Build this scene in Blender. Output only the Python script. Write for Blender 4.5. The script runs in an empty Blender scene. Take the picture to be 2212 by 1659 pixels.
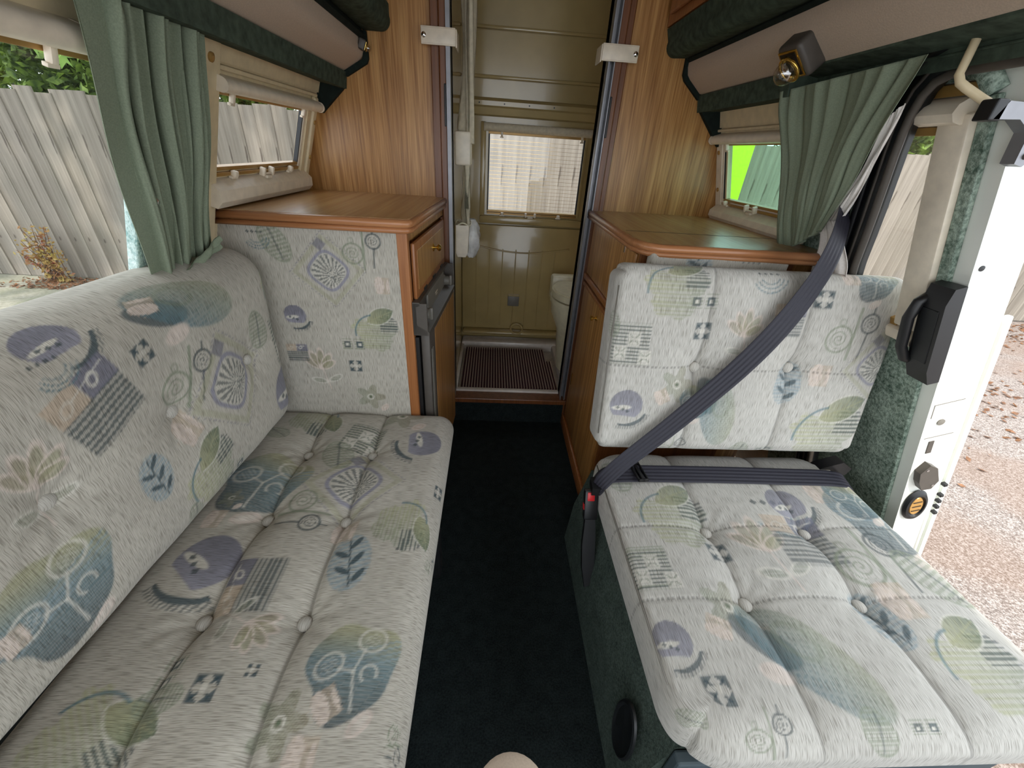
import bpy, bmesh, math, random
import numpy as np
from mathutils import Matrix, Vector
random.seed(7); rng = np.random.default_rng(11)
D = bpy.data; SC = bpy.context.scene; COL = SC.collection

# ---------------------------------------------------------------- camera, light, exposure
cam = D.cameras.new('camera'); camo = D.objects.new('camera', cam); COL.objects.link(camo)
def look(pitch, roll, yaw, loc):
    p, r, y = map(math.radians, (pitch, roll, yaw))
    f = Vector((math.sin(y)*math.cos(p), math.cos(y)*math.cos(p), -math.sin(p)))
    rt0 = Vector((math.cos(y), -math.sin(y), 0)); up0 = rt0.cross(f)
    rt = rt0*math.cos(r)+up0*math.sin(r); up = up0*math.cos(r)-rt0*math.sin(r)
    m = Matrix.Identity(4)
    for i in range(3): m[i][0] = rt[i]; m[i][1] = up[i]; m[i][2] = -f[i]; m[i][3] = loc[i]
    return m
camo.matrix_world = look(30.5, 4.0, 4.2, (0, 0, 1.05))
cam.sensor_width = 36; cam.lens = 855/2212*36; cam.clip_start = 0.02
SC.camera = camo
W = D.worlds.new('world'); SC.world = W; W.use_nodes = True
bg = W.node_tree.nodes['Background']; bg.inputs[0].default_value = (0.88, 0.94, 1.0, 1); bg.inputs[1].default_value = 2.5
sun = D.lights.new('sun', 'SUN'); suno = D.objects.new('sun', sun); COL.objects.link(suno)
sun.energy = 3.8; sun.angle = math.radians(1.5); sun.color = (1, .93, .82)
suno.rotation_euler = Vector((0.015, 0.55, -0.82)).to_track_quat('-Z', 'Y').to_euler()
SC.view_settings.view_transform = 'Standard'; SC.view_settings.look = 'None'
SC.view_settings.gamma = 1; SC.view_settings.use_curve_mapping = False
SC.view_settings.exposure = 0.22

# ---------------------------------------------------------------- materials
def lin(c):
    c = np.array(c, float)/255
    return np.where(c <= .04045, c/12.92, ((c+.055)/1.055)**2.4)
def rgba(c): return tuple(float(x) for x in lin(c))+(1.0,)
class NM:
    def __init__(s, name):
        s.m = D.materials.new(name); s.m.use_nodes = True; s.t = s.m.node_tree
        s.b = s.t.nodes['Principled BSDF']; s.out = s.t.nodes['Material Output']
    def n(s, typ, **kw):
        x = s.t.nodes.new(typ)
        for k, v in kw.items(): setattr(x, k, v)
        return x
    def l(s, a, b): s.t.links.new(a, b)
    def coord(s, scale=(1, 1, 1), kind='Object'):
        tc = s.n('ShaderNodeTexCoord'); mp = s.n('ShaderNodeMapping'); mp.inputs['Scale'].default_value = scale
        s.l(tc.outputs[kind], mp.inputs[0]); return mp.outputs[0]
    def noise(s, vec, scale=1, detail=3, rough=.5):
        n = s.n('ShaderNodeTexNoise'); n.inputs['Scale'].default_value = scale; n.inputs['Detail'].default_value = detail
        n.inputs['Roughness'].default_value = rough; s.l(vec, n.inputs['Vector']); return n.outputs['Fac']
    def ramp(s, fac, stops):
        r = s.n('ShaderNodeValToRGB'); e = r.color_ramp.elements
        while len(e) < len(stops): e.new(.5)
        for i, (p, c) in enumerate(stops): e[i].position = p; e[i].color = rgba(c) if max(c) > 1 else tuple(c)+(1,)
        s.l(fac, r.inputs[0]); return r.outputs[0]
    def mix(s, fac, a, b, mode='MIX'):
        x = s.n('ShaderNodeMixRGB', blend_type=mode)
        for i, v in ((0, fac), (1, a), (2, b)):
            if hasattr(v, 'links') or hasattr(v, 'is_linked'): s.l(v, x.inputs[i])
            else: x.inputs[i].default_value = v
        return x.outputs[0]
    def bump(s, h, st=.3, dist=.002):
        b = s.n('ShaderNodeBump'); b.inputs['Strength'].default_value = st; b.inputs['Distance'].default_value = dist
        s.l(h, b.inputs['Height']); s.l(b.outputs[0], s.b.inputs['Normal'])
def plain(name, c, rough=.5, metal=0, nz=0, nscale=40, spec=.5, bump=0, coat=0):
    q = NM(name); q.b.inputs['Roughness'].default_value = rough; q.b.inputs['Metallic'].default_value = metal
    q.b.inputs['Specular IOR Level'].default_value = spec; q.b.inputs['Coat Weight'].default_value = coat
    v = q.coord(); f = q.noise(v, nscale, 4)
    k = nz if nz else .04
    a = [x*(1-k) for x in c]; b = [min(255, x*(1+k)) for x in c]
    q.l(q.ramp(f, [(.3, a), (.7, b)]), q.b.inputs['Base Color'])
    if bump: q.bump(f, bump, .002)
    return q.m
def wood(name, dark, mid, light, axis='Z', rough=.35, fine=1.0):
    q = NM(name); sc = {'Z': (70, 70, 2.2), 'Y': (70, 2.2, 70), 'X': (2.2, 70, 70)}[axis]
    sc = tuple(x*fine for x in sc)
    f1 = q.noise(q.coord(sc), 1, 4, .6); f2 = q.noise(q.coord(tuple(x*3.1 for x in sc)), 1, 2)
    c = q.ramp(f1, [(.33, dark), (.5, mid), (.68, light)])
    c = q.mix(.35, c, q.ramp(f2, [(.35, dark), (.6, light)]))
    q.l(c, q.b.inputs['Base Color']); q.b.inputs['Roughness'].default_value = rough
    q.bump(f1, .1, .001); return q.m
def carpet(name, a, b, scale=260, bump=.6, rough=1.0):
    q = NM(name); v = q.coord(); f = q.noise(v, scale, 3, .7); f2 = q.noise(v, scale*.13, 3)
    c = q.ramp(f, [(.36, a), (.62, b)]); c = q.mix(.35, c, q.ramp(f2, [(.35, a), (.7, b)]))
    q.l(c, q.b.inputs['Base Color']); q.b.inputs['Roughness'].default_value = rough
    q.b.inputs['Specular IOR Level'].default_value = .15; q.bump(f, bump, .004); return q.m
def glass(name, tint=(1, 1, 1), refl=.035):
    q = NM(name); q.t.nodes.remove(q.b)
    tr = q.n('ShaderNodeBsdfTransparent'); tr.inputs[0].default_value = tuple(tint)+(1,)
    gl = q.n('ShaderNodeBsdfGlossy'); gl.inputs['Roughness'].default_value = .02
    mx = q.n('ShaderNodeMixShader'); mx.inputs[0].default_value = refl
    q.l(tr.outputs[0], mx.inputs[1]); q.l(gl.outputs[0], mx.inputs[2]); q.l(mx.outputs[0], q.out.inputs[0]); return q.m
def upholstery():
    q = NM('woven_upholstery'); at = q.n('ShaderNodeAttribute', attribute_name='Col')
    uv = q.n('ShaderNodeTexCoord'); mp = q.n('ShaderNodeMapping'); mp.inputs['Scale'].default_value = (1000, 44, 1)
    q.l(uv.outputs['UV'], mp.inputs[0]); f = q.noise(mp.outputs[0], 1, 1.5, .5)
    st = q.ramp(f, [(.36, (.60, .59, .57)), (.47, (.86, .86, .85)), (.58, (1, 1, 1))])
    c = q.mix(1.0, at.outputs['Color'], st, 'MULTIPLY')
    q.l(c, q.b.inputs['Base Color']); q.b.inputs['Roughness'].default_value = .95
    q.b.inputs['Specular IOR Level'].default_value = .2; q.b.inputs['Sheen Weight'].default_value = .15
    q.bump(f, .35, .0012); return q.m

M = dict(
 ash=wood('ash_laminate', (122, 78, 34), (160, 110, 56), (198, 152, 94)),
 ashY=wood('ash_laminate_shelf', (164, 122, 76), (178, 136, 88), (190, 148, 98), 'Y', .26, .5),
 beech=wood('stained_beech', (134, 82, 44), (152, 96, 54), (170, 112, 66)),
 beechX=wood('stained_beech_edge', (156, 102, 64), (170, 114, 74), (184, 130, 88), 'X', .3),
 redwood=wood('dark_stained_frame', (88, 50, 24), (106, 62, 32), (124, 76, 42)),
 cream=plain('cream_painted_board', (214, 196, 160), .45),
 ivory=plain('ivory_plastic', (226, 214, 194), .35),
 tan=plain('tan_anodised_rail', (168, 132, 74), .35, .3),
 brass=plain('polished_brass', (214, 178, 92), .2, .95),
 alu=plain('brushed_aluminium', (138, 138, 142), .4, .5),
 chrome=plain('chrome', (210, 210, 210), .12, 1),
 green=plain('dark_green_suede', (66, 77, 66), .95, 0, .18, 60, .15, .2),
 deep=plain('black_green_trim', (26, 34, 30), .9, 0, .15, 60, .2),
 padded=plain('blush_padded_vinyl', (196, 178, 160), .75, 0, .03, 400, .2, .15),
 floor=carpet('floor_carpet', (14, 20, 21), (40, 48, 48)),
 sidecarpet=carpet('side_carpet', (42, 52, 48), (80, 92, 84), 200),
 felt=carpet('speckled_felt', (66, 86, 74), (172, 188, 174), 110, 1.0),
 feltsunlit=carpet('sunlit_tint_felt', (140, 176, 172), (220, 236, 232), 150, 1.0),  # pillar felt with sunlight painted in as a paler tone
 curtain=plain('sage_curtain_cloth', (128, 138, 118), .9, 0, .06, 500, .15, .15),
 lining=plain('white_curtain_lining', (224, 218, 212), .9, 0, .03, 300, .15),
 webbing=plain('seat_belt_webbing', (46, 45, 54), .55, 0, .1, 900, .3, .2),
 black=plain('black_plastic', (22, 22, 24), .4),
 rubber=plain('black_rubber', (20, 22, 24), .45, 0, .1),
 charcoal=plain('charcoal_plastic', (76, 70, 64), .5),
 grey=plain('grey_plastic', (116, 112, 104), .4),
 red=plain('red_plastic', (210, 30, 36), .35),
 bath=plain('olive_cream_moulding', (172, 152, 104), .18, 0, .05, 6, .6, 0, .3),
 bathdark=plain('olive_groove', (126, 106, 62), .3),
 tray=plain('white_shower_tray', (206, 198, 190), .25),
 toilet=plain('toilet_plastic', (214, 208, 180), .3),
 mat=plain('burgundy_rubber_mat', (56, 14, 26), .6, 0, .1),
 showercloth=plain('shower_curtain_cloth', (200, 190, 166), .8, 0, .05, 90),
 paint=plain('white_body_paint', (232, 234, 226), .22, 0, .01, 10, .5, 0, .4),
 amber=plain('amber_contact_plate', (196, 150, 84), .35, .4),
 glass=glass('clear_glass'), greenglass=glass('green_tinted_glass', (.66, .88, .80), .04),
 lampglass=glass('lamp_glass', (.95, .93, .9), .25),
 lime=plain('lime_green_board', (176, 220, 20), .6),
 fascia=plain('slate_bench_board', (66, 78, 84), .6),
 bag=plain('white_plastic_bag', (222, 222, 220), .4, 0, .06, 60),
)
M['fabric'] = upholstery()
def fence_mat():
    q = NM('weathered_fence_board'); oi = q.n('ShaderNodeObjectInfo')
    v = q.coord((22, 22, 1.3)); f = q.noise(v, 1, 5, .65)
    k = q.noise(q.coord((9, 9, 4.5)), 1.3, 2)
    big = q.noise(q.coord((1, 1, 1)), 1.1, 3)
    c = q.ramp(f, [(.28, (98, 91, 82)), (.5, (134, 127, 117)), (.72, (162, 155, 144))])
    c = q.mix(q.ramp(k, [(.335, (1, 1, 1)), (.36, (0, 0, 0))]), c, rgba((76, 68, 60)))
    c = q.mix(q.ramp(big, [(.42, (0, 0, 0)), (.62, (.6, .6, .6))]), c, rgba((112, 106, 100)))  # large soft patches paint dappled leaf shade into the boards
    r = q.ramp(oi.outputs['Random'], [(0, (.82, .82, .80)), (1, (1, 1, 1))])
    c = q.mix(1.0, c, r, 'MULTIPLY')
    q.l(c, q.b.inputs['Base Color']); q.b.inputs['Roughness'].default_value = .85; q.bump(f, .4, .004); return q.m
M['fence'] = fence_mat()
def ground_mat():
    q = NM('gravel_tarmac'); v = q.coord()
    f = q.noise(v, 120, 3, .7); f2 = q.noise(v, 1.6, 4)
    c = q.ramp(f, [(.36, (88, 76, 70)), (.5, (128, 118, 112)), (.64, (172, 163, 158))])
    c = q.mix(q.ramp(f2, [(.45, (0, 0, 0)), (.6, (.35, .35, .35))]), c, rgba((120, 92, 72)))
    q.l(c, q.b.inputs['Base Color']); q.b.inputs['Roughness'].default_value = .9; q.bump(f, .6, .006); return q.m
M['gravel'] = ground_mat()
def slab_mat():
    q = NM('pale_concrete'); v = q.coord(); f = q.noise(v, 40, 4, .7); f2 = q.noise(v, 2.2, 4)
    c = q.ramp(f, [(.35, (118, 116, 102)), (.65, (150, 148, 136))]); c = q.mix(q.ramp(f2, [(.4, (0, 0, 0)), (.6, (.6, .6, .6))]), c, rgba((120, 124, 96)))
    q.l(c, q.b.inputs['Base Color']); q.b.inputs['Roughness'].default_value = .9; return q.m
M['slab'] = slab_mat()
def leafmat(name, a, b):
    q = NM(name); oi = q.n('ShaderNodeObjectInfo'); f = q.noise(q.coord(), 14, 2)
    c = q.ramp(f, [(.3, a), (.7, b)]); q.l(c, q.b.inputs['Base Color']); q.b.inputs['Roughness'].default_value = .6
    q.b.inputs['Subsurface Weight'].default_value = 0
    tl = q.n('ShaderNodeBsdfTranslucent'); q.l(c, tl.inputs[0]); mx = q.n('ShaderNodeMixShader'); mx.inputs[0].default_value = .35
    q.l(q.b.outputs[0], mx.inputs[1]); q.l(tl.outputs[0], mx.inputs[2]); q.l(mx.outputs[0], q.out.inputs[0]); return q.m
M['maple'] = leafmat('maple_leaf_green', (70, 120, 56), (140, 176, 92))
M['hedge'] = leafmat('hedge_leaf_green', (34, 62, 22), (126, 156, 60))
M['weed'] = leafmat('weed_leaf', (140, 70, 60), (190, 176, 96))
M['litter'] = leafmat('brown_leaf_litter', (100, 64, 40), (160, 116, 82))
M['stem'] = plain('brown_stem', (96, 66, 48), .8)

# ---------------------------------------------------------------- mesh helpers
def link(name, me, mat, parent=None, smooth=False):
    o = D.objects.new(name, me); COL.objects.link(o)
    if mat is not None: me.materials.append(M[mat] if isinstance(mat, str) else mat)
    if smooth: me.polygons.foreach_set('use_smooth', [True]*len(me.polygons))
    if parent is not None:
        o.parent = parent; w = Matrix.Translation(parent.location) if parent.type == 'EMPTY' else Matrix.Identity(4)
        o.matrix_parent_inverse = w.inverted()
    return o
def tag(o, label=None, cat=None, group=None, kind=None):
    if label: o['label'] = label
    if cat: o['category'] = cat
    if group: o['group'] = group
    if kind: o['kind'] = kind
    return o
def thing(name, label, cat, loc=(0, 0, 0), group=None):
    o = D.objects.new(name, None); COL.objects.link(o); o.location = loc; o.empty_display_size = .05
    return tag(o, label, cat, group)
class MB:
    """collects shapes into one mesh; F is an optional 4x4 frame"""
    def __init__(s, F=None): s.bm = bmesh.new(); s.F = F or Matrix.Identity(4)
    def _x(s, vs, F=None):
        F = F or s.F
        for v in vs: v.co = F @ v.co
    def box(s, x0, x1, y0, y1, z0, z1, bev=0.0, seg=2, F=None):
        g = bmesh.ops.create_cube(s.bm, size=1); vs = g['verts']
        for v in vs: v.co = Vector((x0+(v.co.x+.5)*(x1-x0), y0+(v.co.y+.5)*(y1-y0), z0+(v.co.z+.5)*(z1-z0)))
        if bev > 0:
            es = list({e for v in vs for e in v.link_edges})
            r = bmesh.ops.bevel(s.bm, geom=es, offset=bev, segments=seg, profile=.5, affect='EDGES')
            vs = list(set(r['verts']) | {v for v in vs if v.is_valid})
            vs = list({v for f in r['faces'] for v in f.verts} | set(v for v in vs if v.is_valid))
        s._x(vs, F); return s
    def prism(s, poly, a0, a1, axis='y', F=None):
        """poly of 2d points extruded along axis: x->(y,z) y->(x,z) z->(x,y)"""
        def P(p, a): return {'x': (a, p[0], p[1]), 'y': (p[0], a, p[1]), 'z': (p[0], p[1], a)}[axis]
        A = [s.bm.verts.new(P(p, a0)) for p in poly]; B = [s.bm.verts.new(P(p, a1)) for p in poly]; n = len(poly)
        for i in range(n): s.bm.faces.new((A[i], A[(i+1) % n], B[(i+1) % n], B[i]))
        s.bm.faces.new(A[::-1]); s.bm.faces.new(B); s._x(A+B, F); return s
    def tube(s, pts, r, n=10, caps=True, F=None, sq=None):
        pts = [Vector(p) for p in pts]; rings = []; ref = None
        for i, p in enumerate(pts):
            t = (pts[min(i+1, len(pts)-1)]-pts[max(i-1, 0)]).normalized()
            if ref is None: ref = Vector((0, 0, 1)) if abs(t.z) < .9 else Vector((1, 0, 0))
            u = (ref-t*ref.dot(t)).normalized(); ref = u; w = t.cross(u); rr = r[i] if isinstance(r, (list, tuple)) else r
            rings.append([s.bm.verts.new(p+(u*math.cos(2*math.pi*k/n)*(sq or 1)+w*math.sin(2*math.pi*k/n))*rr) for k in range(n)])
        for a, b in zip(rings, rings[1:]):
            for k in range(n): s.bm.faces.new((a[k], a[(k+1) % n], b[(k+1) % n], b[k]))
        if caps: s.bm.faces.new(rings[0][::-1]); s.bm.faces.new(rings[-1])
        s._x([v for r_ in rings for v in r_], F); return s
    def lathe(s, prof, n=24, T=None, F=None, sx=1, sy=1):
        """prof [(r,z)...] about z, then T"""
        rings = []
        for r, z in prof: rings.append([s.bm.verts.new((max(r, 1e-5)*math.cos(2*math.pi*k/n)*sx, max(r, 1e-5)*math.sin(2*math.pi*k/n)*sy, z)) for k in range(n)])
        for a, b in zip(rings, rings[1:]):
            for k in range(n): s.bm.faces.new((a[k], a[(k+1) % n], b[(k+1) % n], b[k]))
        s.bm.faces.new(rings[0][::-1]); s.bm.faces.new(rings[-1])
        vs = [v for r_ in rings for v in r_]
        if T is not None:
            for v in vs: v.co = T @ v.co
        s._x(vs, F); return s
    def build(s, name, mat, parent=None, smooth=False, auto=False):
        bmesh.ops.recalc_face_normals(s.bm, faces=s.bm.faces[:])
        me = D.meshes.new(name); s.bm.to_mesh(me); s.bm.free()
        o = link(name, me, mat, parent, smooth)
        if auto:
            me.polygons.foreach_set('use_smooth', [True]*len(me.polygons)); me.set_sharp_from_angle(angle=math.radians(40))
        return o
def raw(name, V, Fc, mat, parent=None, smooth=True):
    me = D.meshes.new(name); V = np.asarray(V, np.float32); Fc = np.asarray(Fc, np.int32)
    k = Fc.shape[1]
    me.vertices.add(len(V)); me.vertices.foreach_set('co', V.ravel())
    me.loops.add(Fc.size); me.loops.foreach_set('vertex_index', Fc.ravel())
    me.polygons.add(len(Fc)); me.polygons.foreach_set('loop_start', np.arange(0, Fc.size, k, dtype=np.int32))
    me.update(calc_edges=True); me.validate()
    return link(name, me, mat, parent, smooth)
def gridfaces(nu, nv, off=0, flip=False):
    i = np.arange(nu-1)[:, None]*nv+np.arange(nv-1)[None]; i = i.ravel()+off
    f = np.stack([i, i+nv, i+nv+1, i+1], 1); return f[:, ::-1] if flip else f
def frame(o, a, b, c):
    m = Matrix.Identity(4)
    for i in range(3): m[i][0] = a[i]; m[i][1] = b[i]; m[i][2] = c[i]; m[i][3] = o[i]
    return m
nl = math.hypot(1, .34); nr = math.hypot(1, .30); nd = math.hypot(1, .36)
FL = frame((-.61, 0, .9), (0, 1, 0), (.34/nl, 0, 1/nl), (1/nl, 0, -.34/nl))        # leaning left wall: along, up, inward
FR = frame((.78, 0, .9), (0, 1, 0), (-.30/nr, 0, 1/nr), (-1/nr, 0, -.30/nr))
FD = frame((.835, 0, .9), (0, 1, 0), (-.36/nd, 0, 1/nd), (-1/nd, 0, -.36/nd))
FB = frame((0, 2.05, 0), (1, 0, 0), (0, 0, 1), (0, -1, 0))
def bl(z): return (z-.9)*nl
def br(z): return (z-.9)*nr
def bd(z): return (z-.9)*nd

# ---------------------------------------------------------------- woven motifs painted per vertex
def S(d, w=.03): return np.clip(.5-d/w, 0, 1)
def ell(x, y, cx, cy, rx, ry, a=0):
    c, s = math.cos(a), math.sin(a); u = (x-cx)*c+(y-cy)*s; v = -(x-cx)*s+(y-cy)*c
    return (np.sqrt((u/rx)**2+(v/ry)**2)-1)*min(rx, ry)
def seg(x, y, ax, ay, bx, by):
    dx, dy = bx-ax, by-ay; t = np.clip(((x-ax)*dx+(y-ay)*dy)/(dx*dx+dy*dy), 0, 1); return np.hypot(x-ax-t*dx, y-ay-t*dy)
def box2(x, y, cx, cy, hx, hy): return np.maximum(np.abs(x-cx)-hx, np.abs(y-cy)-hy)
def hatch(t, f, duty=0.): return (np.sin(t*f) > duty).astype(float)
C_ = {k: lin(v) for k, v in dict(olive=(160, 160, 128), sage=(138, 146, 126), dgreen=(92, 108, 84), teal=(98, 126, 134), dteal=(54, 74, 82), slate=(76, 86, 88), purple=(142, 142, 158), dpurp=(112, 112, 128), beige=(188, 170, 150), brown=(150, 140, 116), light=(214, 210, 200), pink=(216, 202, 192), sky=(142, 160, 168), lemon=(176, 176, 140)).items()}
def motif(kind, x, y):
    """returns list of (alpha, rgb)"""
    th = np.arctan2(y, x); r = np.hypot(x, y); L = []
    def grad(t, a, b): t = np.clip(t, 0, 1)[:, None]; return C_[a]*(1-t)+C_[b]*t
    if kind == 'leaf':
        hw = np.clip(.78-.55*np.clip(-(y+.1), 0, 1)-.35*np.clip(y-.1, 0, 1), .12, 1)+.06*np.sin(y*9+1)+.04*np.sin(y*23)
        rr = np.maximum(np.abs(x+.02)-hw, np.maximum(-(y+.88)-.06*np.sin(x*9), y-.42-.1*np.sin(x*5)))
        L.append((S(rr)*(.35+.6*hatch(y, 62, .1)), grad(.5-x*.7, 'sage', 'lemon')))
        L.append((S(box2(x, y, .5, .18, .32, .32))*hatch(y, 62)*.9*S(rr-.12), C_['slate']))
        c, s_ = math.cos(.45), math.sin(.45); u = (x-.2)*c+(y-.5)*s_; v = -(x-.2)*s_+(y-.5)*c
        dl = np.abs(v)-.30*np.clip(1-(u/.55)**2, 0, 1)**.8; dl = np.where(np.abs(u) > .55, .2, dl)
        L.append((S(dl), grad(.45+u, 'olive', 'dgreen'))); L.append((S(np.abs(dl)-.02)*(np.abs(u) < .55)*.8, C_['light']))
        L.append((S(np.abs(v)-.014)*(np.abs(u) < .5), C_['olive']))
        for k in range(4): L.append((S(np.abs(np.abs(v)-(u+.4-.2*k)*.9)-.012)*(u > -.4+.2*k)*(u < -.2+.2*k)*S(dl), C_['olive']))
        L.append((S(np.abs(np.hypot(x+.02, y+.18)-.72)-.028)*(x < -.12)*(y > -.3), C_['teal']))
    elif kind == 'teal':
        rr = r-.86-.09*np.sin(3*th+1)-.05*np.sin(5*th)
        t = np.clip(.55+y*.55+x*.25, 0, 1)
        col = np.where((t > .6)[:, None], grad((t-.6)*3, 'teal', 'olive'), grad(t*1.6, 'dteal', 'teal'))
        L.append((S(rr)*(.8+.2*hatch(x*.2+y, 90)), col)); L.append((S(rr)*hatch(y, 60, .5)*(np.abs(y-.1) < .22)*.7, C_['sky']))
        for cx, cy, a in ((-.42, .15, .3), (.42, .38, -.3)):
            e = ell(x, y, cx, cy, .27, .22, a); L.append((S(np.abs(e)-.025)*.8, C_['light'])); L.append((S(e+.08)*hatch(x+y, 60)*.4, C_['light']))
        L.append((S(seg(x, y, -.05, -.75, .02, -.1)-.022)*.8, C_['light'])); L.append((S(seg(x, y, .02, -.1, .28, .25)-.022)*.8, C_['light'])); L.append((S(seg(x, y, .02, -.1, -.25, .05)-.022)*.8, C_['light']))
        L.append((S(np.abs(np.hypot(x-.3, y+.22)-.15)-.025)*(y > -.32)*.8, C_['light']))
        L.append((S(ell(x, y, .1, -.98, .26, .14, .5)), C_['pink'])); L.append((S(ell(x, y, .1, -.98, .18, .07, .5))*.5, C_['light']))
    elif kind == 'spiral':
        for cx, cy, R, c in ((-.48, -.2, .42, 'sage'), (.42, .34, .30, 'slate')):
            rr = np.hypot(x-cx, y-cy); t = np.arctan2(y-cy, x-cx)/(2*math.pi)
            f = np.mod(rr/(R*.33)-t, 1); L.append((S(np.abs(f-.5)-.17, .12)*(rr < R*.72)*.85, C_[c])); L.append((S(np.abs(rr-R)-.035), C_[c]))
        L.append((S(seg(x, y, .42, .04, .36, -.78)-.03), C_['slate'])); L.append((S(seg(x, y, .0, .8, -.04, -.85)-.045), C_['sage'])); L.append((S(seg(x, y, .42, .64, .44, .86)-.03), C_['slate']))
        L.append((S(np.abs(np.hypot(x+.5, y-.35)-.1)-.03)*.6, C_['sage']))
    elif kind == 'fan':
        u = x*.94+y*.34; v = -x*.34+y*.94
        b = np.maximum(np.abs(u), np.abs(v)); L.append((S(np.abs(b-.78)-.07)*.5, C_['olive'])); L.append((S(np.maximum(np.abs(u-.55), np.abs(v-.7))-.16)*.8, C_['dpurp']))
        q = (np.abs(u)**3.5+np.abs(v)**3.5)**(1/3.5); L.append((S(np.abs(q-.56)-.045), C_['purple'])); L.append((S(q-.5)*.5, C_['light']))
        L.append((S(q-.48)*(np.sin(np.arctan2(v+.2, u)*22) > .1)*.8, C_['slate'])); L.append((S(np.abs(b-.9)-.015)*hatch(u+v, 50)*.7, C_['dpurp']))
    elif kind == 'check':
        L.append((S(box2(x, y, 0, .05, .7, .8))*np.maximum(hatch(y, 46), hatch(x, 46, .4)*.5)*.85, C_['sage'])); L.append((S(box2(x, y, 0, .05, .7, .8))*hatch(y, 46, .6), C_['slate']))
        for cx, cy in ((.1, .25), (-.35, -.3), (.6, -.45)):
            L.append((S(box2(x, y, cx, cy, .24, .27)), C_['light'])); u, v = x-cx, y-cy
            L.append((S(np.abs(np.abs(u)-np.abs(v))-.035)*(np.hypot(u, v) < .26)*(np.hypot(u, v) > .07)*.7, C_['dgreen']))
    elif kind == 'purple':
        dd = np.maximum(np.hypot(x, y-.15)-.72, -(y+.05*x+.38)); sl = ell(x, y, -.2, .02, .42, .11, .1)
        L.append((S(dd)*(1-S(sl)), grad(.5+y, 'purple', 'dpurp'))); L.append((S(sl), C_['light']))
        for k in range(3): L.append((S(np.abs(x+.35-.22*k)+np.abs(y-.02+.08*k)-.09), C_['slate']))
        rr = np.hypot(x, y-.15); a = (th < -.25) & (th > -1.9); L.append((S(np.abs(rr-.98)-.09+.05*np.abs(th+1))*a, C_['dteal'])); L.append((S(np.abs(rr-1.12)-.08)*a*hatch(x, 60)*.7, C_['slate']))
    elif kind == 'rect':
        b = box2(x, y, 0, -.3, .78, .5); L.append((S(b)*(.35+.6*hatch(y, 44)), C_['slate']))
        L.append((S(box2(x, y, -.4, .45, .38, .28)), C_['beige'])); L.append((S(box2(x, y, .4, .45, .4, .28)), C_['dpurp']))
        L.append((S(np.abs(ell(x, y, .3, .45, .14, .1, .8))-.025), C_['light'])); L.append((S(np.abs(ell(x, y, -.45, .4, .16, .1, .5))-.02)*.6, C_['light'])); L.append((S(seg(x, y, -.3, .45, .7, .6)-.012), C_['light']))
    elif kind == 'crocus':
        for a, ln in ((2.55, .75), (2.05, .8), (1.55, .85), (1.0, .75), (.55, .6)):
            cx, cy = math.cos(a)*ln*.5-.05, math.sin(a)*ln*.5+.05; e = ell(x, y, cx, cy, ln*.52, .15, a)
            L.append((S(e)*.75, grad(.5+x, 'brown', 'olive'))); L.append((S(np.abs(e)-.022), C_['pink']))
        L.append((S(seg(x, y, -.05, .05, .15, -.95)-.022), C_['pink']))
        for cx, cy, a in ((.42, -.42, .5), (-.25, -.55, -.2)):
            e = ell(x, y, cx, cy, .3, .12, a); L.append((S(e)*.6*(.4+.6*hatch(y, 60)), C_['sage'])); L.append((S(np.abs(e)-.02), C_['light']))
    elif kind == 'arrows':
        for sx in (-1, 1):
            for sy in (-1, 1):
                u, v = x*sx-.42, y*sy-.42; L.append((S(np.maximum(np.maximum(u, v)-.38, -(u+v)-.02), .08), C_['dteal'])); L.append((S(np.maximum(np.abs(u-v)-.12, np.abs(u+v)-.35), .08), C_['dteal']))
        L.append((S(r-.22, .08), C_['light']))
    elif kind == 'squares':
        for cx, c in ((-.5, 'slate'), (.5, 'dteal')):
            L.append((S(box2(x, y, cx, 0, .42, .5))*hatch(y, 30)*.8, C_['sage'])); b = np.maximum(np.abs(x-cx), np.abs(y)); L.append((S(np.abs(b-.2)-.07), C_[c])); L.append((S(b-.12), C_['light']))
    elif kind == 'bleaf':
        e = ell(x, y, 0, 0, .62, .95, -.15); L.append((S(e)*(.4+.5*hatch(y, 40)), C_['sky']))
        for k in range(5):
            s_ = -1 if k % 2 else 1; L.append((S(ell(x, y, .22*s_, -.55+.28*k, .26, .09, .7*s_)), C_['dteal']))
        L.append((S(seg(x, y, -.05, -.85, .05, .8)-.025), C_['dteal']))
    elif kind == 'flower':
        L.append((S(r-.62-.2*np.cos(5*th))*(.55+.35*hatch(x+y, 70)), grad(.4+x*.5, 'sage', 'brown'))); L.append((S(np.abs(r-.16)-.035), C_['light'])); L.append((S(r-.07), C_['dgreen']))
        e = ell(x, y, .72, -.68, .3, .17, .8); L.append((S(e), C_['pink'])); L.append((S(np.abs(e+.07)-.02)*.6, C_['beige']))
    elif kind == 'toval':
        e = ell(x, y, 0, 0, .46, 1.0, .25); e2 = ell(x, y, -.36, .45, .24, .5, .3); t = .35+x*.9
        L.append((S(e2)*.9, C_['dteal'])); L.append((S(e)*(.72+.28*hatch(x+y, 55)*hatch(x-y, 55)), grad(t, 'teal', 'olive')))
        L.append((S(np.abs(ell(x, y, .05, .2, .2, .3, .2))-.03)*.5, C_['sage'])); L.append((S(ell(x, y, -.62, .1, .24, .13, -.7)), C_['pink']))
    elif kind == 'pink':
        L.append((S(box2(x, y, .1, 0, .6, .75))*.7, C_['beige'])); L.append((S(ell(x, y, -.2, .0, .4, .8)), C_['pink'])); L.append((S(ell(x, y, .55, -.05, .14, .6)), C_['pink'])); L.append(((np.sin(x*14)*np.sin(y*12) > .45)*(r < .8)*.4, C_['beige']))
    elif kind == 'hatch':
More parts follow.
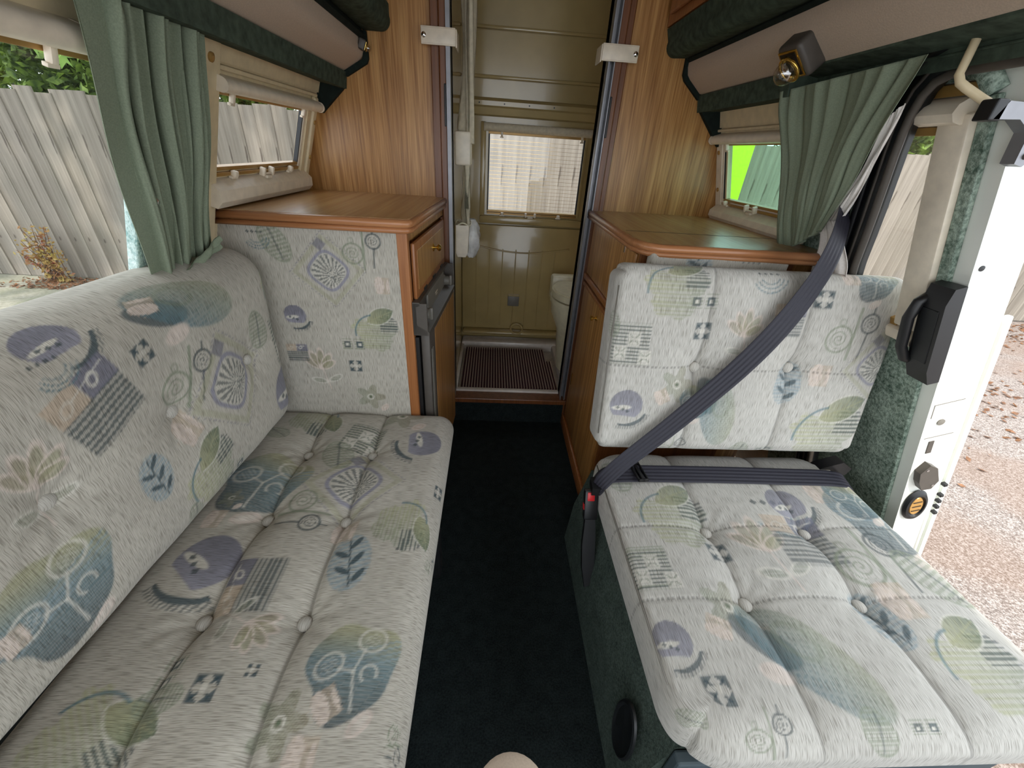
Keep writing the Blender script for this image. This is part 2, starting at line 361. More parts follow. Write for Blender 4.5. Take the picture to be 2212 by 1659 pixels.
        e = ell(x, y, 0, 0, .6, .95, .2); L.append((S(e)*(.25+.6*hatch(y, 34)), C_['sage'])); L.append((S(np.abs(e)-.03)*.7, C_['sage'])); L.append((S(seg(x, y, 0, -.8, .05, .8)-.04)*.7, C_['slate']))
    elif kind == 'arc':
        for R in (.5, .7, .9): L.append((S(np.abs(r-R)-.04)*((th > -2.6) & (th < -.2))*(.5+.5*hatch(th, 30)), C_['teal']))
        for k in range(4): L.append((S(np.abs(x+.5-.3*k)+np.abs(y-.25)-.11), C_['slate']))
    return L
def paint(U, V, motifs, base=(186, 181, 170), depth=.86):
    n = len(U); col = np.tile(lin(base), (n, 1))
    w = (np.sin(U*31+V*17)+np.sin(V*43-U*11))[:, None]*.02; col = col*(1+w)
    for kind, cx, cy, R, ang in motifs:
        if R < .005: continue
        du, dv = (U-cx)/R, (V-cy)/R; idx = np.nonzero((np.abs(du) < 1.45) & (np.abs(dv) < 1.45))[0]
        if len(idx) == 0: continue
        c, s = math.cos(ang), math.sin(ang); x = du[idx]*c+dv[idx]*s; y = -du[idx]*s+dv[idx]*c
        for a, rgb in motif(kind, x, y):
            a = np.clip(np.asarray(a, float), 0, 1)[:, None]*depth; col[idx] = col[idx]*(1-a)+rgb*a
    return col
def setcol(o, col, U, V, swap):
    me = o.data; n = len(me.vertices)
    at = me.color_attributes.new('Col', 'FLOAT_COLOR', 'POINT'); at.data.foreach_set('color', np.concatenate([col, np.ones((n, 1))], 1).astype(np.float32).ravel())
    uv = me.uv_layers.new(name='uv'); li = np.empty(len(me.loops), np.int32); me.loops.foreach_get('vertex_index', li)
    uvs = np.stack([V[li], U[li]] if swap else [U[li], V[li]], 1).astype(np.float32); uv.data.foreach_set('uv', uvs.ravel())
def cushion(name, F, hx, hy, hz, R, r, motifs, parent, step=.003, buttons=(), sx=(), sy=(), crown=.012, swap=False, folds=1.0, label=None, base=(186, 181, 170), groove=.009, plan=0):
    """upholstered box: F maps local (x,y,z up) to world; top face is detailed"""
    VV = []; UU = []; FF = []; off = 0
    Rx, Ry = R if isinstance(R, tuple) else (R, R)
    def face(nu, nv, fn, top=False, flip=False):
        nonlocal off
        a, b = np.meshgrid(np.linspace(-1, 1, nu), np.linspace(-1, 1, nv), indexing='ij'); a = a.ravel(); b = b.ravel()
        p, uv = fn(a, b)
        H = np.array([hx-Rx, hy-Ry, hz-r]); q = np.clip(p, -H, H); d = (p-q)/np.array([Rx, Ry, r])
        li = np.abs(d).max(1); l2 = np.linalg.norm(d, axis=1); k = np.where(l2 > 1e-9, li/np.maximum(l2, 1e-9), 0)[:, None]
        # spread angle more evenly
        P_ = q+d*k*np.array([Rx, Ry, r])
        if plan:
            h2 = np.array([hx-plan, hy-plan]); q2 = np.clip(P_[:, :2], -h2, h2); e2 = P_[:, :2]-q2; l_ = np.linalg.norm(e2, axis=1); k2 = np.where(l_ > 1e-9, np.abs(e2).max(1)/np.maximum(l_, 1e-9), 1)[:, None]; P_[:, :2] = q2+e2*k2
        x, y, z = P_.T; up = np.clip((z-(hz-r))/r, 0, 1)
        disp = crown*np.clip(1-(x/hx)**4, 0, 1)*np.clip(1-(y/hy)**4, 0, 1)
        for s_ in sx: disp -= groove*np.exp(-(np.abs(x-s_)/.007)**1.3)+groove*.6*np.exp(-((x-s_)/.03)**2)
        for s_ in sy: disp -= groove*.25*np.exp(-(np.abs(y-s_)/.004)**1.5)
        for bx, by in buttons:
            rr = np.hypot(x-bx, y-by); t = np.arctan2(y-by, x-bx)
            disp -= .016*np.exp(-(rr/.022)**1.4)+.010*np.exp(-(rr/.06)**2)
            disp += folds*.0009*np.sin(t*9+bx*40+np.sin(rr*50))*np.exp(-((rr-.045)/.03)**2)
        if folds: disp += folds*.0012*np.sin(x*38+2*np.sin(y*13))*np.sin(y*21+x*9)
        P_ = P_+np.stack([np.zeros_like(x), np.zeros_like(x), disp*up], 1)
        VV.append(P_); UU.append(uv); FF.append(gridfaces(nu, nv, off, flip)); off += nu*nv
    nx, ny, nz = max(4, int(2*hx/step)), max(4, int(2*hy/step)), max(8, int(2*hz/step))
    face(nx, ny, lambda a, b: (np.stack([a*hx, b*hy, a*0+hz], 1), np.stack([a*hx, b*hy], 1)))
    face(nx//6+4, ny//6+4, lambda a, b: (np.stack([a*hx, b*hy, a*0-hz], 1), np.stack([a*hx, b*hy+2*hz+.2], 1)), flip=True)
    for s_ in (-1, 1):
        face(ny, nz, lambda a, b, s_=s_: (np.stack([a*0+s_*hx, a*hy, b*hz], 1), np.stack([s_*(hx+hz-b*hz), a*hy], 1)), flip=s_ < 0)
        face(nx, nz, lambda a, b, s_=s_: (np.stack([a*hx, a*0+s_*hy, b*hz], 1), np.stack([a*hx, s_*(hy+hz-b*hz)], 1)), flip=s_ > 0)
    P_ = np.concatenate(VV); UV = np.concatenate(UU); Fc = np.concatenate(FF)
    A = np.array(F); Wp = P_@A[:3, :3].T+A[:3, 3]
    # real seam thread: a darker dashed line where panels are stitched
    o = raw(name, Wp, Fc, 'fabric', parent); col = paint(UV[:, 0], UV[:, 1], motifs, base, .86 if swap or folds > 1.1 or folds == 0 else .72)  # right-hand motifs painted fainter to carry the wash-out of strong light
    for s_ in (sy if folds <= 1.1 else ()):
        m = (np.abs(UV[:, 1]-s_) < step*.8) & (np.sin(UV[:, 0]*700) > -.2); col[m] *= .62
    for s_ in sx:
        m = np.abs(UV[:, 0]-s_) < step*.7; col[m] *= .7
    setcol(o, col, UV[:, 0], UV[:, 1], swap)
    return o
def button_mesh(r=.0125):
    m = MB(); m.lathe([(0, -.004), (r*.9, -.004), (r, 0), (r*.95, .003), (r*.7, .006), (r*.35, .0078), (0, .0082)], 20)
    bmesh.ops.recalc_face_normals(m.bm, faces=m.bm.faces[:]); me = D.meshes.new('button'); m.bm.to_mesh(me); m.bm.free()
    me.polygons.foreach_set('use_smooth', [True]*len(me.polygons))
    at = me.color_attributes.new('Col', 'FLOAT_COLOR', 'POINT'); n = len(me.vertices)
    at.data.foreach_set('color', np.tile(np.append(lin((192, 188, 180)), 1), n).astype(np.float32))
    uv = me.uv_layers.new(name='uv'); li = np.empty(len(me.loops), np.int32); me.loops.foreach_get('vertex_index', li)
    co = np.empty(n*3, np.float32); me.vertices.foreach_get('co', co); co = co.reshape(-1, 3)
    uv.data.foreach_set('uv', co[li][:, :2].ravel()); me.materials.append(M['fabric']); return me
BTN = button_mesh()
def put_buttons(parent, F, pts, z):
    for x, y in pts:
        o = D.objects.new('button', BTN); COL.objects.link(o); o.parent = parent; T = Matrix.Translation(parent.location)
        o.matrix_parent_inverse = T.inverted(); o.matrix_basis = F @ Matrix.Translation((x, y, z))

# ---------------------------------------------------------------- setting: floor, walls, partition, ceiling
def struct(o): o['kind'] = 'structure'; return o
b = MB(); b.box(-.85, 1.0, -1.5, 1.47, -.05, 0); struct(b.build('floor', 'floor'))
b = MB(); b.box(-.62, .88, -1.6, 2.3, 1.78, 1.80); struct(b.build('ceiling', 'cream'))
# left wall
wl = MB(FL)
for a0, a1, z0, z1 in ((-.45, 1.465, .2, .75), (-.45, -.38, .75, 1.34), (-.45, 1.465, 1.128, 1.34), (.745, .95, .75, 1.13), (.95, 1.465, .75, .975), (1.365, 1.465, .975, 1.13), (.95, 1.365, 1.11, 1.13), (-1.5, -.45, .2, .6)):
    wl.box(a0, a1, bl(z0), bl(z1), -.012, 0)
wall_left = struct(wl.build('wall_left', 'cream'))
wu = MB(); wu.box(-.66, -.62, -1.5, 2.3, 1.3, 1.79); o = wu.build('upper_panel', 'cream', wall_left)
# right wall (behind the door opening, which is open from y=-.6 to .81)
wr = MB(FR)
for a0, a1, z0, z1 in ((.87, 1.465, .0, .945), (.87, 1.04, .945, 1.34), (1.40, 1.465, .945, 1.34), (1.04, 1.40, 1.103, 1.34), (-1.5, .83, 1.2, 1.34), (-1.5, -.6, -.1, .6)):
    wr.box(a0, a1, br(z0), br(z1), -.014, 0)
wall_right = struct(wr.build('wall_right', 'cream'))
wu = MB(); wu.box(.78, .82, -1.5, 2.3, 1.3, 1.79); wu.build('upper_panel', 'cream', wall_right)
# partition
pw = MB(); pw.prism([(-.165, -.02), (-.165, 1.78), (-.62, 1.78), (-.62, 1.34), (-.46, 1.34), (-.625, .86), (-.74, .5), (-.84, .2), (-.84, -.02)], 1.465, 1.485); pw.prism([(.355, -.02), (.355, 1.78), (.78, 1.78), (.78, 1.34), (.655, 1.32), (.80, .84), (.86, .5), (.98, .2), (.98, -.02)], 1.465, 1.485)
wall_back = struct(pw.build('wall_back', 'ash'))
t = MB(); t.box(-.19, -.1655, 1.45, 1.50, 0, 1.78, .003); t.box(-.1655, -.146, 1.443, 1.50, 0, 1.78, .003)
struct(t.build('trim_1', 'redwood'))
t = MB(); t.box(.338, .36, 1.443, 1.50, 0, 1.78, .003); t.box(.36, .378, 1.45, 1.50, 0, 1.78, .003)
struct(t.build('trim_2', 'redwood'))
t = MB(); t.box(-.165, .36, 1.43, 1.50, .105, .128, .004); t.box(-.165, .36, 1.452, 1.47, 0, .105); o = struct(t.build('trim_3', 'redwood'))
t = MB(); t.box(-.16, .36, 1.447, 1.4515, 0.0, .104); t.build('kick_carpet', 'floor', o)
for n_, x0, x1 in ((4, -.146, -.134), (5, .318, .338)):
    t = MB(); t.box(x0, x0+.003, 1.438, 1.51, .128, 1.78); t.box(x1-.003, x1, 1.438, 1.51, .128, 1.78); t.box(x0, x1, 1.47, 1.51, .128, 1.78); t.box(x0, x0+.004 if n_ == 5 else x1, 1.4385, 1.441, .128, 1.78)
    o = struct(t.build('trim_%d' % n_, 'alu'))
    p = MB(); xx = (-.153, -.147) if n_ == 4 else (.339, .345); p.box(xx[0], xx[1], 1.436, 1.443, 1.10, 1.205, .002); p.build('finger_pull', 'black', o)

# ---------------------------------------------------------------- windows
def catch(F, a, b, c, parent, big=False):
    m = MB(F)
    if big:
        for s_ in (-1, 1): m.box(a+s_*.022-.005, a+s_*.022+.005, b-.004, b+.016, c, c+.014, .003)
        m.box(a-.02, a+.02, b, b+.004, c+.007, c+.012, .001); m.box(a-.013, a+.013, b-.008, b-.001, c+.004, c+.016, .002)
    else:
        m.box(a-.007, a+.007, b-.003, b+.010, c, c+.013, .003); m.box(a-.012, a+.012, b-.007, b-.001, c, c+.009, .002)
    m.build('blind_handle' if big else 'catch', 'ivory', parent, auto=True)
def hook(F, a, b, c, parent):
    m = MB(F); m.box(a-.005, a+.005, b-.014, b+.010, c, c+.010, .003); m.box(a-.008, a+.008, b-.018, b-.013, c, c+.007, .001); m.build('blind_clip', 'ivory', parent, auto=True)
def window(name, F, a0, a1, b0, b1, gl, c0=-.010, lam=True, frm='ivory'):
    r = MB(F); g = .008
    r.box(a0-.012, a0, b0-.012, b1+.012, c0, .004, .001); 
    if a1-a0 < 1: r.box(a1, a1+.012, b0-.012, b1+.012, c0, .004, .001)
    o = struct(r.build(name, frm)); q = MB(F); q.box(a0, a1, b0, b1, c0+.004, c0+.008); q.build('pane', gl, o)
    q = MB(F); q.box(a0, a1, b0-.018, b0-.010, c0, .006, .001); q.box(a0, a1, b0-.008, b0, c0, .002, .001); q.build('bottom_rail', 'tan', o)
    q = MB(F); q.box(a0, a1, b1, b1+.010, c0, .004, .001); q.build('top_rail', 'tan', o)
    if a1 - a0 > 1: return o
    q = MB(F); q.box(a0, a0+.006, b0, b1, c0+.001, c0+.012); q.box(a1-.006, a1, b0, b1, c0+.001, c0+.012); q.build('rubber_gasket', 'rubber', o)
    return o
def blind(F, a0, a1, b, h, d, label, name='roller_blind', cat='blind', mat='ivory'):
    prof = [(0, 0), (0, h)]+[(d*.55+d*.45*math.sin(t), h*.5+h*.5*math.cos(t)) for t in np.linspace(.3, math.pi-.3, 9)]
    prof = [(y+b, x) for x, y in prof]
    T = F; t = thing(name, label, cat, tuple(F @ Vector(((a0+a1)/2, b, 0)))); m = MB(); m.prism([(p[0], p[1]) for p in prof], a0, a1, 'x', T); m.build('cassette', mat, t, auto=True)
    for e in (a0, a1): q = MB(); q.prism([(p[0], p[1]) for p in [(b+h/2+(x[0]-b-h/2)*1.04, x[1]*1.03) for x in prof]], e-.003, e+.003, 'x', T); q.build('end_cap', mat, t)
    return t
# left small window
W1 = window('window_1', FL, .95, 1.365, bl(.983), bl(1.11), 'glass')
for a in (1.02, 1.30): catch(FL, a, bl(.968), .004, W1)
catch(FL, 1.165, bl(.965), .004, W1, True)
for a in (1.0, 1.345): hook(FL, a, bl(1.113), .004, W1)
s_ = MB(); s_.prism([(bl(.915), 0), (bl(.915), .028), (bl(.93), .036), (bl(.950), .030), (bl(.962), .006), (bl(.962), 0)], .93, 1.41, 'x', FL); s_.build('sill', 'ivory', W1, auto=True)
q = MB(FL); q.box(1.378, 1.40, bl(.93), bl(1.125), 0, .008, .002); q.box(1.405, 1.43, bl(.90), bl(1.15), 0, .014, .005); q.build('side_frame', 'cream', W1)
for z in (1.09, 1.0): q = MB(FL); q.lathe([(0, 0), (.006, 0), (.006, .003), (.003, .0045), (0, .0045)], 14, Matrix.Translation((1.418, bl(z), .014))); q.build('screw_cap', 'tan', W1)
T = blind(FL, .94, 1.42, bl(1.118), .026, .034, 'cream roller blind cassette above the small left window')
q = MB(FL); q.box(.94, 1.42, bl(1.150), bl(1.158), 0, .012, .002); q.box(.94, 1.44, bl(1.162), bl(1.2), 0, .006); q.build('head_rail', 'cream', W1)
# left big window
W2 = window('window_2', FL, -.38, .735, bl(.75), bl(1.118), 'glass')
T = blind(FL, -.40, .665, bl(1.127), .030, .036, 'cream roller blind rolled up above the large left window')
for a in (.62,): hook(FL, a, bl(1.122), .006, W2)
q = MB(FL); q.box(.845, .95, bl(.75), bl(1.21), 0, .014, .004); p_ = struct(q.build('trim_6', 'cream'))
q = MB(FL); q.lathe([(0, 0), (.008, 0), (.008, .003), (.004, .005), (0, .005)], 16, Matrix.Translation((.917, bl(1.165), .014))); q.build('screw_cap', 'tan', p_)
q = MB(FL); q.box(.731, .845, bl(.74), bl(1.16), -.006, .012, .003); struct(q.build('trim_7', 'feltsunlit'))
# right small window
W3 = window('window_3', FR, 1.04, 1.415, br(.955), br(1.103), 'greenglass')
for a in (1.385, 1.06): catch(FR, a, br(.943), .004, W3)
catch(FR, 1.235, br(.940), .004, W3, True); hook(FR, 1.39, br(1.105), .004, W3)
s_ = MB(); s_.prism([(br(.895), 0), (br(.895), .028), (br(.91), .036), (br(.925), .030), (br(.936), .006), (br(.936), 0)], 1.0, 1.448, 'x', FR); s_.build('sill', 'ivory', W3, auto=True)
q = MB(FR); q.box(1.425, 1.462, br(.90), br(1.12), 0, .006, .002); q.build('side_frame', 'ivory', W3)
for z in (1.085, .98): q = MB(FR); q.lathe([(0, 0), (.006, 0), (.006, .003), (0, .004)], 14, Matrix.Translation((1.445, br(z), .006))); q.build('screw_cap', 'tan', W3)
T = blind(FR, .98, 1.455, br(1.110), .026, .034, 'cream roller blind cassette above the small right window')
q = MB(FR); q.box(.98, 1.462, br(1.140), br(1.147), 0, .012, .002); q.box(.98, 1.464, br(1.150), br(1.2), 0, .006); q.build('head_rail', 'cream', W3)

# ---------------------------------------------------------------- overhead pelmets and lockers
def pelmet(side, y0, y1, strip, cream, roll, nose, wood, label):
    t = thing('padded_pelmet', label, 'pelmet', (cream[0][0], (y0+y1)/2, cream[0][1]))
    if side > 0:
        MB().prism(strip, 1.02, y1).build('lower_trim', 'green', t)
        MB().prism([(.616, 1.226), (.612, 1.236), (.70, 1.262), (.70, 1.215), (.684, 1.218)], y0, 1.02).build('lower_trim', 'green', t)
    else: MB().prism(strip, y0, y1).build('lower_trim', 'green', t)
    MB().prism(cream, y0, y1-.006).build('padded_panel', 'padded', t, auto=True)
    MB().prism(roll, y0, y1).build('piping', 'deep', t, auto=True)
    MB().prism(nose, y0, y1).build('upper_trim', 'green', t, auto=True)
    return t
def arcpts(cx, cz, r, a0, a1, n=7): return [(cx+r*math.cos(math.radians(a0+(a1-a0)*i/n)), cz+r*math.sin(math.radians(a0+(a1-a0)*i/n))) for i in range(n+1)]
pelmet(-1, -.55, 1.462, [(-.452, 1.176), (-.440, 1.176), (-.434, 1.216), (-.50, 1.24), (-.53, 1.19)],
       [(-.444, 1.217), (-.437, 1.219), (-.395, 1.243), (-.384, 1.252), (-.379, 1.262), (-.378, 1.292), (-.40, 1.30), (-.56, 1.25)],
       [(-.43, 1.205), (-.376, 1.240), (-.368, 1.255), (-.366, 1.300), (-.395, 1.33), (-.45, 1.30), (-.3795, 1.295), (-.381, 1.262), (-.388, 1.252)] if False else [(-.381, 1.290), (-.374, 1.288), (-.368, 1.298), (-.386, 1.322), (-.42, 1.32), (-.42, 1.297)],
       [(-.388, 1.320), (-.375, 1.312)]+arcpts(-.325, 1.338, .026, -90, 20)+[(-.300, 1.372), (-.45, 1.372)],
       None, 'padded blush pelmet with dark green trim over the left windows')
for (poly, lab) in (([(-.511, 1.120), (-.502, 1.19), (-.44, 1.18)], 1),):
    pass
g = MB(); g.prism([(-.516, 1.112), (-.53, 1.19), (-.44, 1.20), (-.443, 1.178)], 1.445, 1.463); g.prism([(-.452, 1.205), (-.432, 1.205), (-.372, 1.238), (-.366, 1.25), (-.366, 1.31), (-.38, 1.31), (-.38, 1.255), (-.385, 1.247), (-.44, 1.217)], 1.452, 1.4645)
tag(g.build('corner_gusset', 'deep'), 'dark green corner gusset at the rear end of the left pelmet', 'trim')
pelmet(1, -1.4, 1.462, [(.635, 1.186), (.622, 1.184), (.612, 1.226), (.68, 1.25), (.70, 1.19)],
       [(.620, 1.228), (.612, 1.230), (.572, 1.262), (.563, 1.272), (.558, 1.29), (.558, 1.308), (.59, 1.31), (.74, 1.26)],
       [(.562, 1.302), (.556, 1.300), (.550, 1.307), (.566, 1.330), (.60, 1.33), (.60, 1.306)],
       [(.575, 1.325), (.560, 1.312)]+[(1.035-x, z) for x, z in arcpts(.523, 1.335, .026, -90, 20)]+[(.478, 1.372), (.62, 1.372)],
       None, 'padded blush pelmet with dark green trim over the right window and door')
g = MB(); g.prism([(.712, 1.098), (.70, 1.19), (.618, 1.20), (.628, 1.186)], 1.445, 1.463); g.prism([(.632, 1.215), (.612, 1.215), (.558, 1.258), (.550, 1.272), (.548, 1.32), (.56, 1.32), (.562, 1.278), (.569, 1.266), (.618, 1.228)], 1.452, 1.4645)
tag(g.build('corner_gusset', 'deep'), 'dark green corner gusset at the rear end of the right pelmet', 'trim')
for s_, x0, x1, lab in ((-1, -.62, -.302, 'wooden overhead locker above the left pelmet'), (1, .476, .78, 'wooden overhead locker above the right pelmet')):
    y0, y1 = -.5, 1.46
    t = thing('overhead_locker', lab, 'locker', ((x0+x1)/2, .5, 1.375)); MB().box(x0, x1, y0, y1, 1.375, 1.775).build('body', 'beech', t)
    f = x1 if s_ < 0 else x0; sg = 1 if s_ < 0 else -1
    for k in range(3):
        ya = y0+.02+k*.65; m = MB(); m.box(min(f, f+sg*.012), max(f, f+sg*.012), ya, ya+.61, 1.395, 1.74, .004); d_ = m.build('door', 'beech', t)
        m = MB(); m.box(min(f+sg*.012, f+sg*.018), max(f+sg*.012, f+sg*.018), ya+.05, ya+.56, 1.44, 1.70, .005); m.build('door_panel', 'redwood', d_)
        m = MB(); m.box(min(f+sg*.012, f+sg*.026), max(f+sg*.012, f+sg*.026), ya+.30, ya+.33, 1.405, 1.412, .002); m.build('catch', 'brass', d_)

# header, pillar and seal of the sliding door opening
q = MB(FR); q.box(-1.4, 1.03, br(1.196), br(1.250), 0, .010, .003); q.box(-1.4, .95, br(1.213), br(1.217), .008, .014, .002); struct(q.build('trim_8', 'green'))
q = MB(FR); q.box(.865, 1.03, br(.02), br(1.215), 0, .006, .002); struct(q.build('trim_9', 'felt'))
path = [(-1.2, 1.193), (0, 1.193), (.5, 1.193), (.70, 1.193), (.732, 1.191), (.755, 1.184), (.772, 1.168), (.784, 1.145), (.792, 1.12), (.799, 1.085), (.806, 1.04), (.814, .99), (.823, .94), (.834, .884), (.842, .8), (.85, .4), (.85, .0)]
def band(F, path, o0, o1, c0, c1, name, mat, parent=None):
    V = []; n = len(path)
    for i in range(n):
        p = Vector((path[i][0], br(path[i][1]))); a = Vector((path[max(i-1, 0)][0], br(path[max(i-1, 0)][1]))); b2 = Vector((path[min(i+1, n-1)][0], br(path[min(i+1, n-1)][1])))
        t = (b2-a).normalized(); nn = Vector((-t.y, t.x))
        for o_, c_ in ((o0, c0), (o0, c1), (o1, c1), (o1, c0)): V.append(tuple(F @ Vector((p.x+nn.x*o_, p.y+nn.y*o_, c_))))
    Fc = [(i*4+k, i*4+(k+1) % 4, (i+1)*4+(k+1) % 4, (i+1)*4+k) for i in range(n-1) for k in range(4)]
    return raw(name, V, Fc, mat, parent, False)
seal = struct(band(FR, path, .0, .046, -.02, .006, 'door_1', 'rubber')); band(FR, path[3:], .03, .085, -.01, .004, 'seal_flange', 'rubber', seal)
q = MB(FR); q.tube([(a, br(z), .004) for a, z in path], .007, 10); q.build('seal_bead', 'charcoal', seal, True)
band(FR, path, .016, .022, .006, .009, 'seal_ridge', 'charcoal', seal)
band(FR, path, .034, .046, .006, .012, 'seal_edge', 'black', seal)

# ---------------------------------------------------------------- worktops and cabinets
dl = .066
ux = Vector((dl, 1, 0)).normalized(); FC = frame((-.20, .98, 0), ux, (0, 0, 1), (ux.y, -ux.x, 0))      # left cabinet face: along, up, out to aisle
LC = thing('kitchen_cabinet', 'left wooden cabinet with drawer beside the bench', 'cabinet', (-.4, 1.2, 0))
MB().prism([(-.598, 1.002), (-.207, 1.002), (-.177, 1.46), (-.598, 1.46)], 0, .874, 'z').build('body', 'ash', LC)
MB(FC).box(0, .020, 0, .874, -.025, .002, .003).build('corner_post', 'beech', LC)
MB(FC).box(.02, .485, .848, .874, -.02, .001, .001).build('top_rail', 'ash', LC)
dr = MB(FC); dr.box(.026, .43, .70, .842, 0, .012, .005); dr = dr.build('drawer', 'beech', LC, auto=True)
MB(FC).box(.045, .41, .722, .822, .010, .0135, .002).build('drawer_panel', 'ash', dr)
def knob(F, a, b, c, par, s=1.0):
    m = MB(F); m.lathe([(0, 0), (.011*s, 0), (.011*s, .002), (.004*s, .004), (.004*s, .010), (.009*s, .014), (.010*s, .018), (.006*s, .023), (0, .024)], 18, Matrix.Translation((a, b, c))@Matrix.Scale(s, 4)); m.build('knob', 'brass', par, auto=True)
knob(FC, .24, .79, .0135, dr)
for a0 in (.10, .22, .34): MB(FC).box(a0, a0+.035, .7045, .711, .012, .0145, .001).build('vent_slot', 'black', dr)
q = MB(FC); q.box(.435, .482, .05, .846, 0, .004, .001); q.build('end_stile', 'redwood', LC)
q = MB(FC); q.lathe([(0, 0), (.007, 0), (.007, .004), (.004, .012), (0, .013)], 14, Matrix.Translation((.432, .683, .004))); q.build('catch', 'brass', LC)
# fabric side panel facing the bench
M_PANEL = [('hatch', -0.505, 0.832, 0.049, 0.3), ('fan', -0.393, 0.771, 0.072, 0.5), ('spiral', -0.302, 0.827, 0.056, 0), ('pink', -0.269, 0.741, 0.028, 0), ('leaf', -0.297, 0.624, 0.071, 0), ('squares', -0.36, 0.577, 0.032, 0), ('crocus', -0.451, 0.499, 0.067, 0), ('arrows', -0.363, 0.512, 0.021, 0), ('rect', -0.511, 0.547, 0.034, 0), ('flower', -0.334, 0.412, 0.052, 0), ('purple', -0.496, 0.648, 0.038, 0), ('arc', -0.544, 0.846, 0.033, 0)]
FP = frame((-.427, .992, .56), (1, 0, 0), (0, 0, 1), (0, -1, 0))
cushion('fabric_panel', FP, .207, .310, .010, .004, .004, [(k, x+.427, z-.56, R, a) for k, x, z, R, a in M_PANEL], LC, .0026, crown=0, folds=0)
# left worktop
WT = thing('worktop', 'wooden worktop with rounded edge on the left cabinet', 'worktop', (-.4, 1.2, .875))
MB().prism([(-.622, .962), (-.20, .962), (-.187, .972), (-.160, 1.463), (-.622, 1.463)], .876, .902, 'z').build('board', 'ashY', WT)
def edge(pts, zb, zt, par, mat='beechX'):
    m = MB(); m.tube([(x, y, (zb+zt)/2+.004) for x, y in pts], .0095, 12, sq=1.0); m.tube([(x, y, zb+.003) for x, y in pts], .0065, 10); return m.build('edge_moulding', mat, par, True)
edge([(-.628, .961), (-.30, .961), (-.205, .961), (-.193, .965), (-.187, .975), (-.175, 1.2), (-.160, 1.462)], .874, .902, WT)
MB().box(-.606, -.603, .955, 1.46, .9, .9028).build('joint', 'deep', WT)
# fridge
FG = thing('fridge', 'grey framed fridge with wooden door panel under the left drawer', 'fridge', tuple(FC @ Vector((.22, .04, 0))))
MB(FC).box(.012, .432, .05, .60, .002, .012).build('case', 'black', FG)
m = MB(FC); m.box(.020, .43, .05, .612, .014, .040, .006); m.build('door', 'charcoal', FG, auto=True)
MB(FC).box(.085, .425, .06, .600, .040, .0415, .0005).build('door_panel', 'ash', FG)
MB(FC).box(.030, .05, .06, .56, .0405, .043, .001).build('door_grip', 'grey', FG)
m = MB(); m.prism([(.612, .003), (.612, .044), (.622, .044), (.640, .012), (.690, .012), (.694, .022), (.702, .022), (.702, .003)], .0, .43, 'x', FC); fp_ = m.build('control_housing', 'charcoal', FG)
for a0 in (0, .424): MB(FC).box(a0, a0+.006, .612, .70, .003, .040, .001).build('housing_cheek', 'charcoal', FG)
m = MB(FC); m.box(.11, .36, .636, .690, .012, .020, .004); m.build('control_plate', 'grey', FG)
m = MB(FC); m.box(.21, .245, .660, .664, .0200, .0206); m.box(.215, .24, .653, .656, .0200, .0206); m.build('print_mark', 'ivory', FG)
for a in (.065, .390):
    m = MB(); m.lathe([(0, 0), (.020, 0), (.020, .004), (.0165, .006), (.015, .022), (0, .023)], 20, Matrix.Translation((a, .650, .012)), FC)
    m.box(a-.005, a+.005, .634, .668, .033, .042, .002, F=FC); m.build('control_knob', 'grey', FG, auto=True)
# right cabinet
RC = thing('kitchen_cabinet', 'right wooden cabinet with brass knob behind the single seat', 'cabinet', (.55, 1.2, 0))
MB().box(.349, .80, .945, 1.463, 0, .866).build('body', 'ash', RC)
def rp(y0, y1, z0, z1, nm, mt, x=.349, d=.012, bv=.004): 
    return MB().box(x-d, x, y0, y1, z0, z1, bv).build(nm, mt, RC, auto=True)
rp(.95, 1.405, .690, .858, 'upper_panel', 'ash', d=.008)
rp(.95, 1.41, .672, .690, 'moulding', 'beech', d=.016); rp(.95, 1.41, .648, .662, 'moulding', 'beech', d=.014)
dd = rp(.955, 1.40, .08, .646, 'door', 'ash', d=.010)
rp(.95, 1.46, .0, .055, 'plinth_strip', 'beech', d=.012); rp(1.412, 1.46, 0, .86, 'end_stile', 'redwood', d=.006)
m = MB(); m.lathe([(0, 0), (.009, 0), (.009, .002), (.0035, .004), (.0035, .009), (.008, .013), (.008, .018), (0, .021)], 18, Matrix.Translation((.339, 1.175, .608))@Matrix.Rotation(-math.pi/2, 4, 'Y')); m.build('knob', 'brass', dd, auto=True)
MB().box(.337, .3385, 1.365, 1.375, .25, .30).build('hinge', 'brass', dd)
MB().box(.339, .342, 1.034, 1.040, .842, .862).build('hook', 'chrome', RC)
MB().box(.349, .72, .930, .945, 0, .866).build('front_panel', 'redwood', RC)
WR = thing('worktop', 'wooden worktop with hinged lid on the right cabinet', 'worktop', (.55, 1.2, .866))
MB().prism([(.338, 1.463), (.334, .955), (.352, .915), (.375, .898), (.800, .898), (.785, 1.463)], .868, .890, 'z').build('board', 'ashY', WR)
edge([(.334, 1.462), (.332, 1.2), (.331, .955), (.340, .925), (.352, .908), (.375, .896), (.55, .896), (.80, .896)], .866, .890, WR)
m = MB(); m.box(.345, .757, 1.068, 1.070, .8895, .8904); m.build('lid_joint', 'deep', WR)
m = MB(); m.prism([(.741, 1.46), (.744, 1.46), (.760, 1.06), (.757, 1.06)], .8895, .8906, 'z'); m.build('hinge_strip', 'brass', WR)
m = MB(); m.box(.755, .763, 1.445, 1.450, .89, .912); m.build('hinge_pin', 'brass', WR)

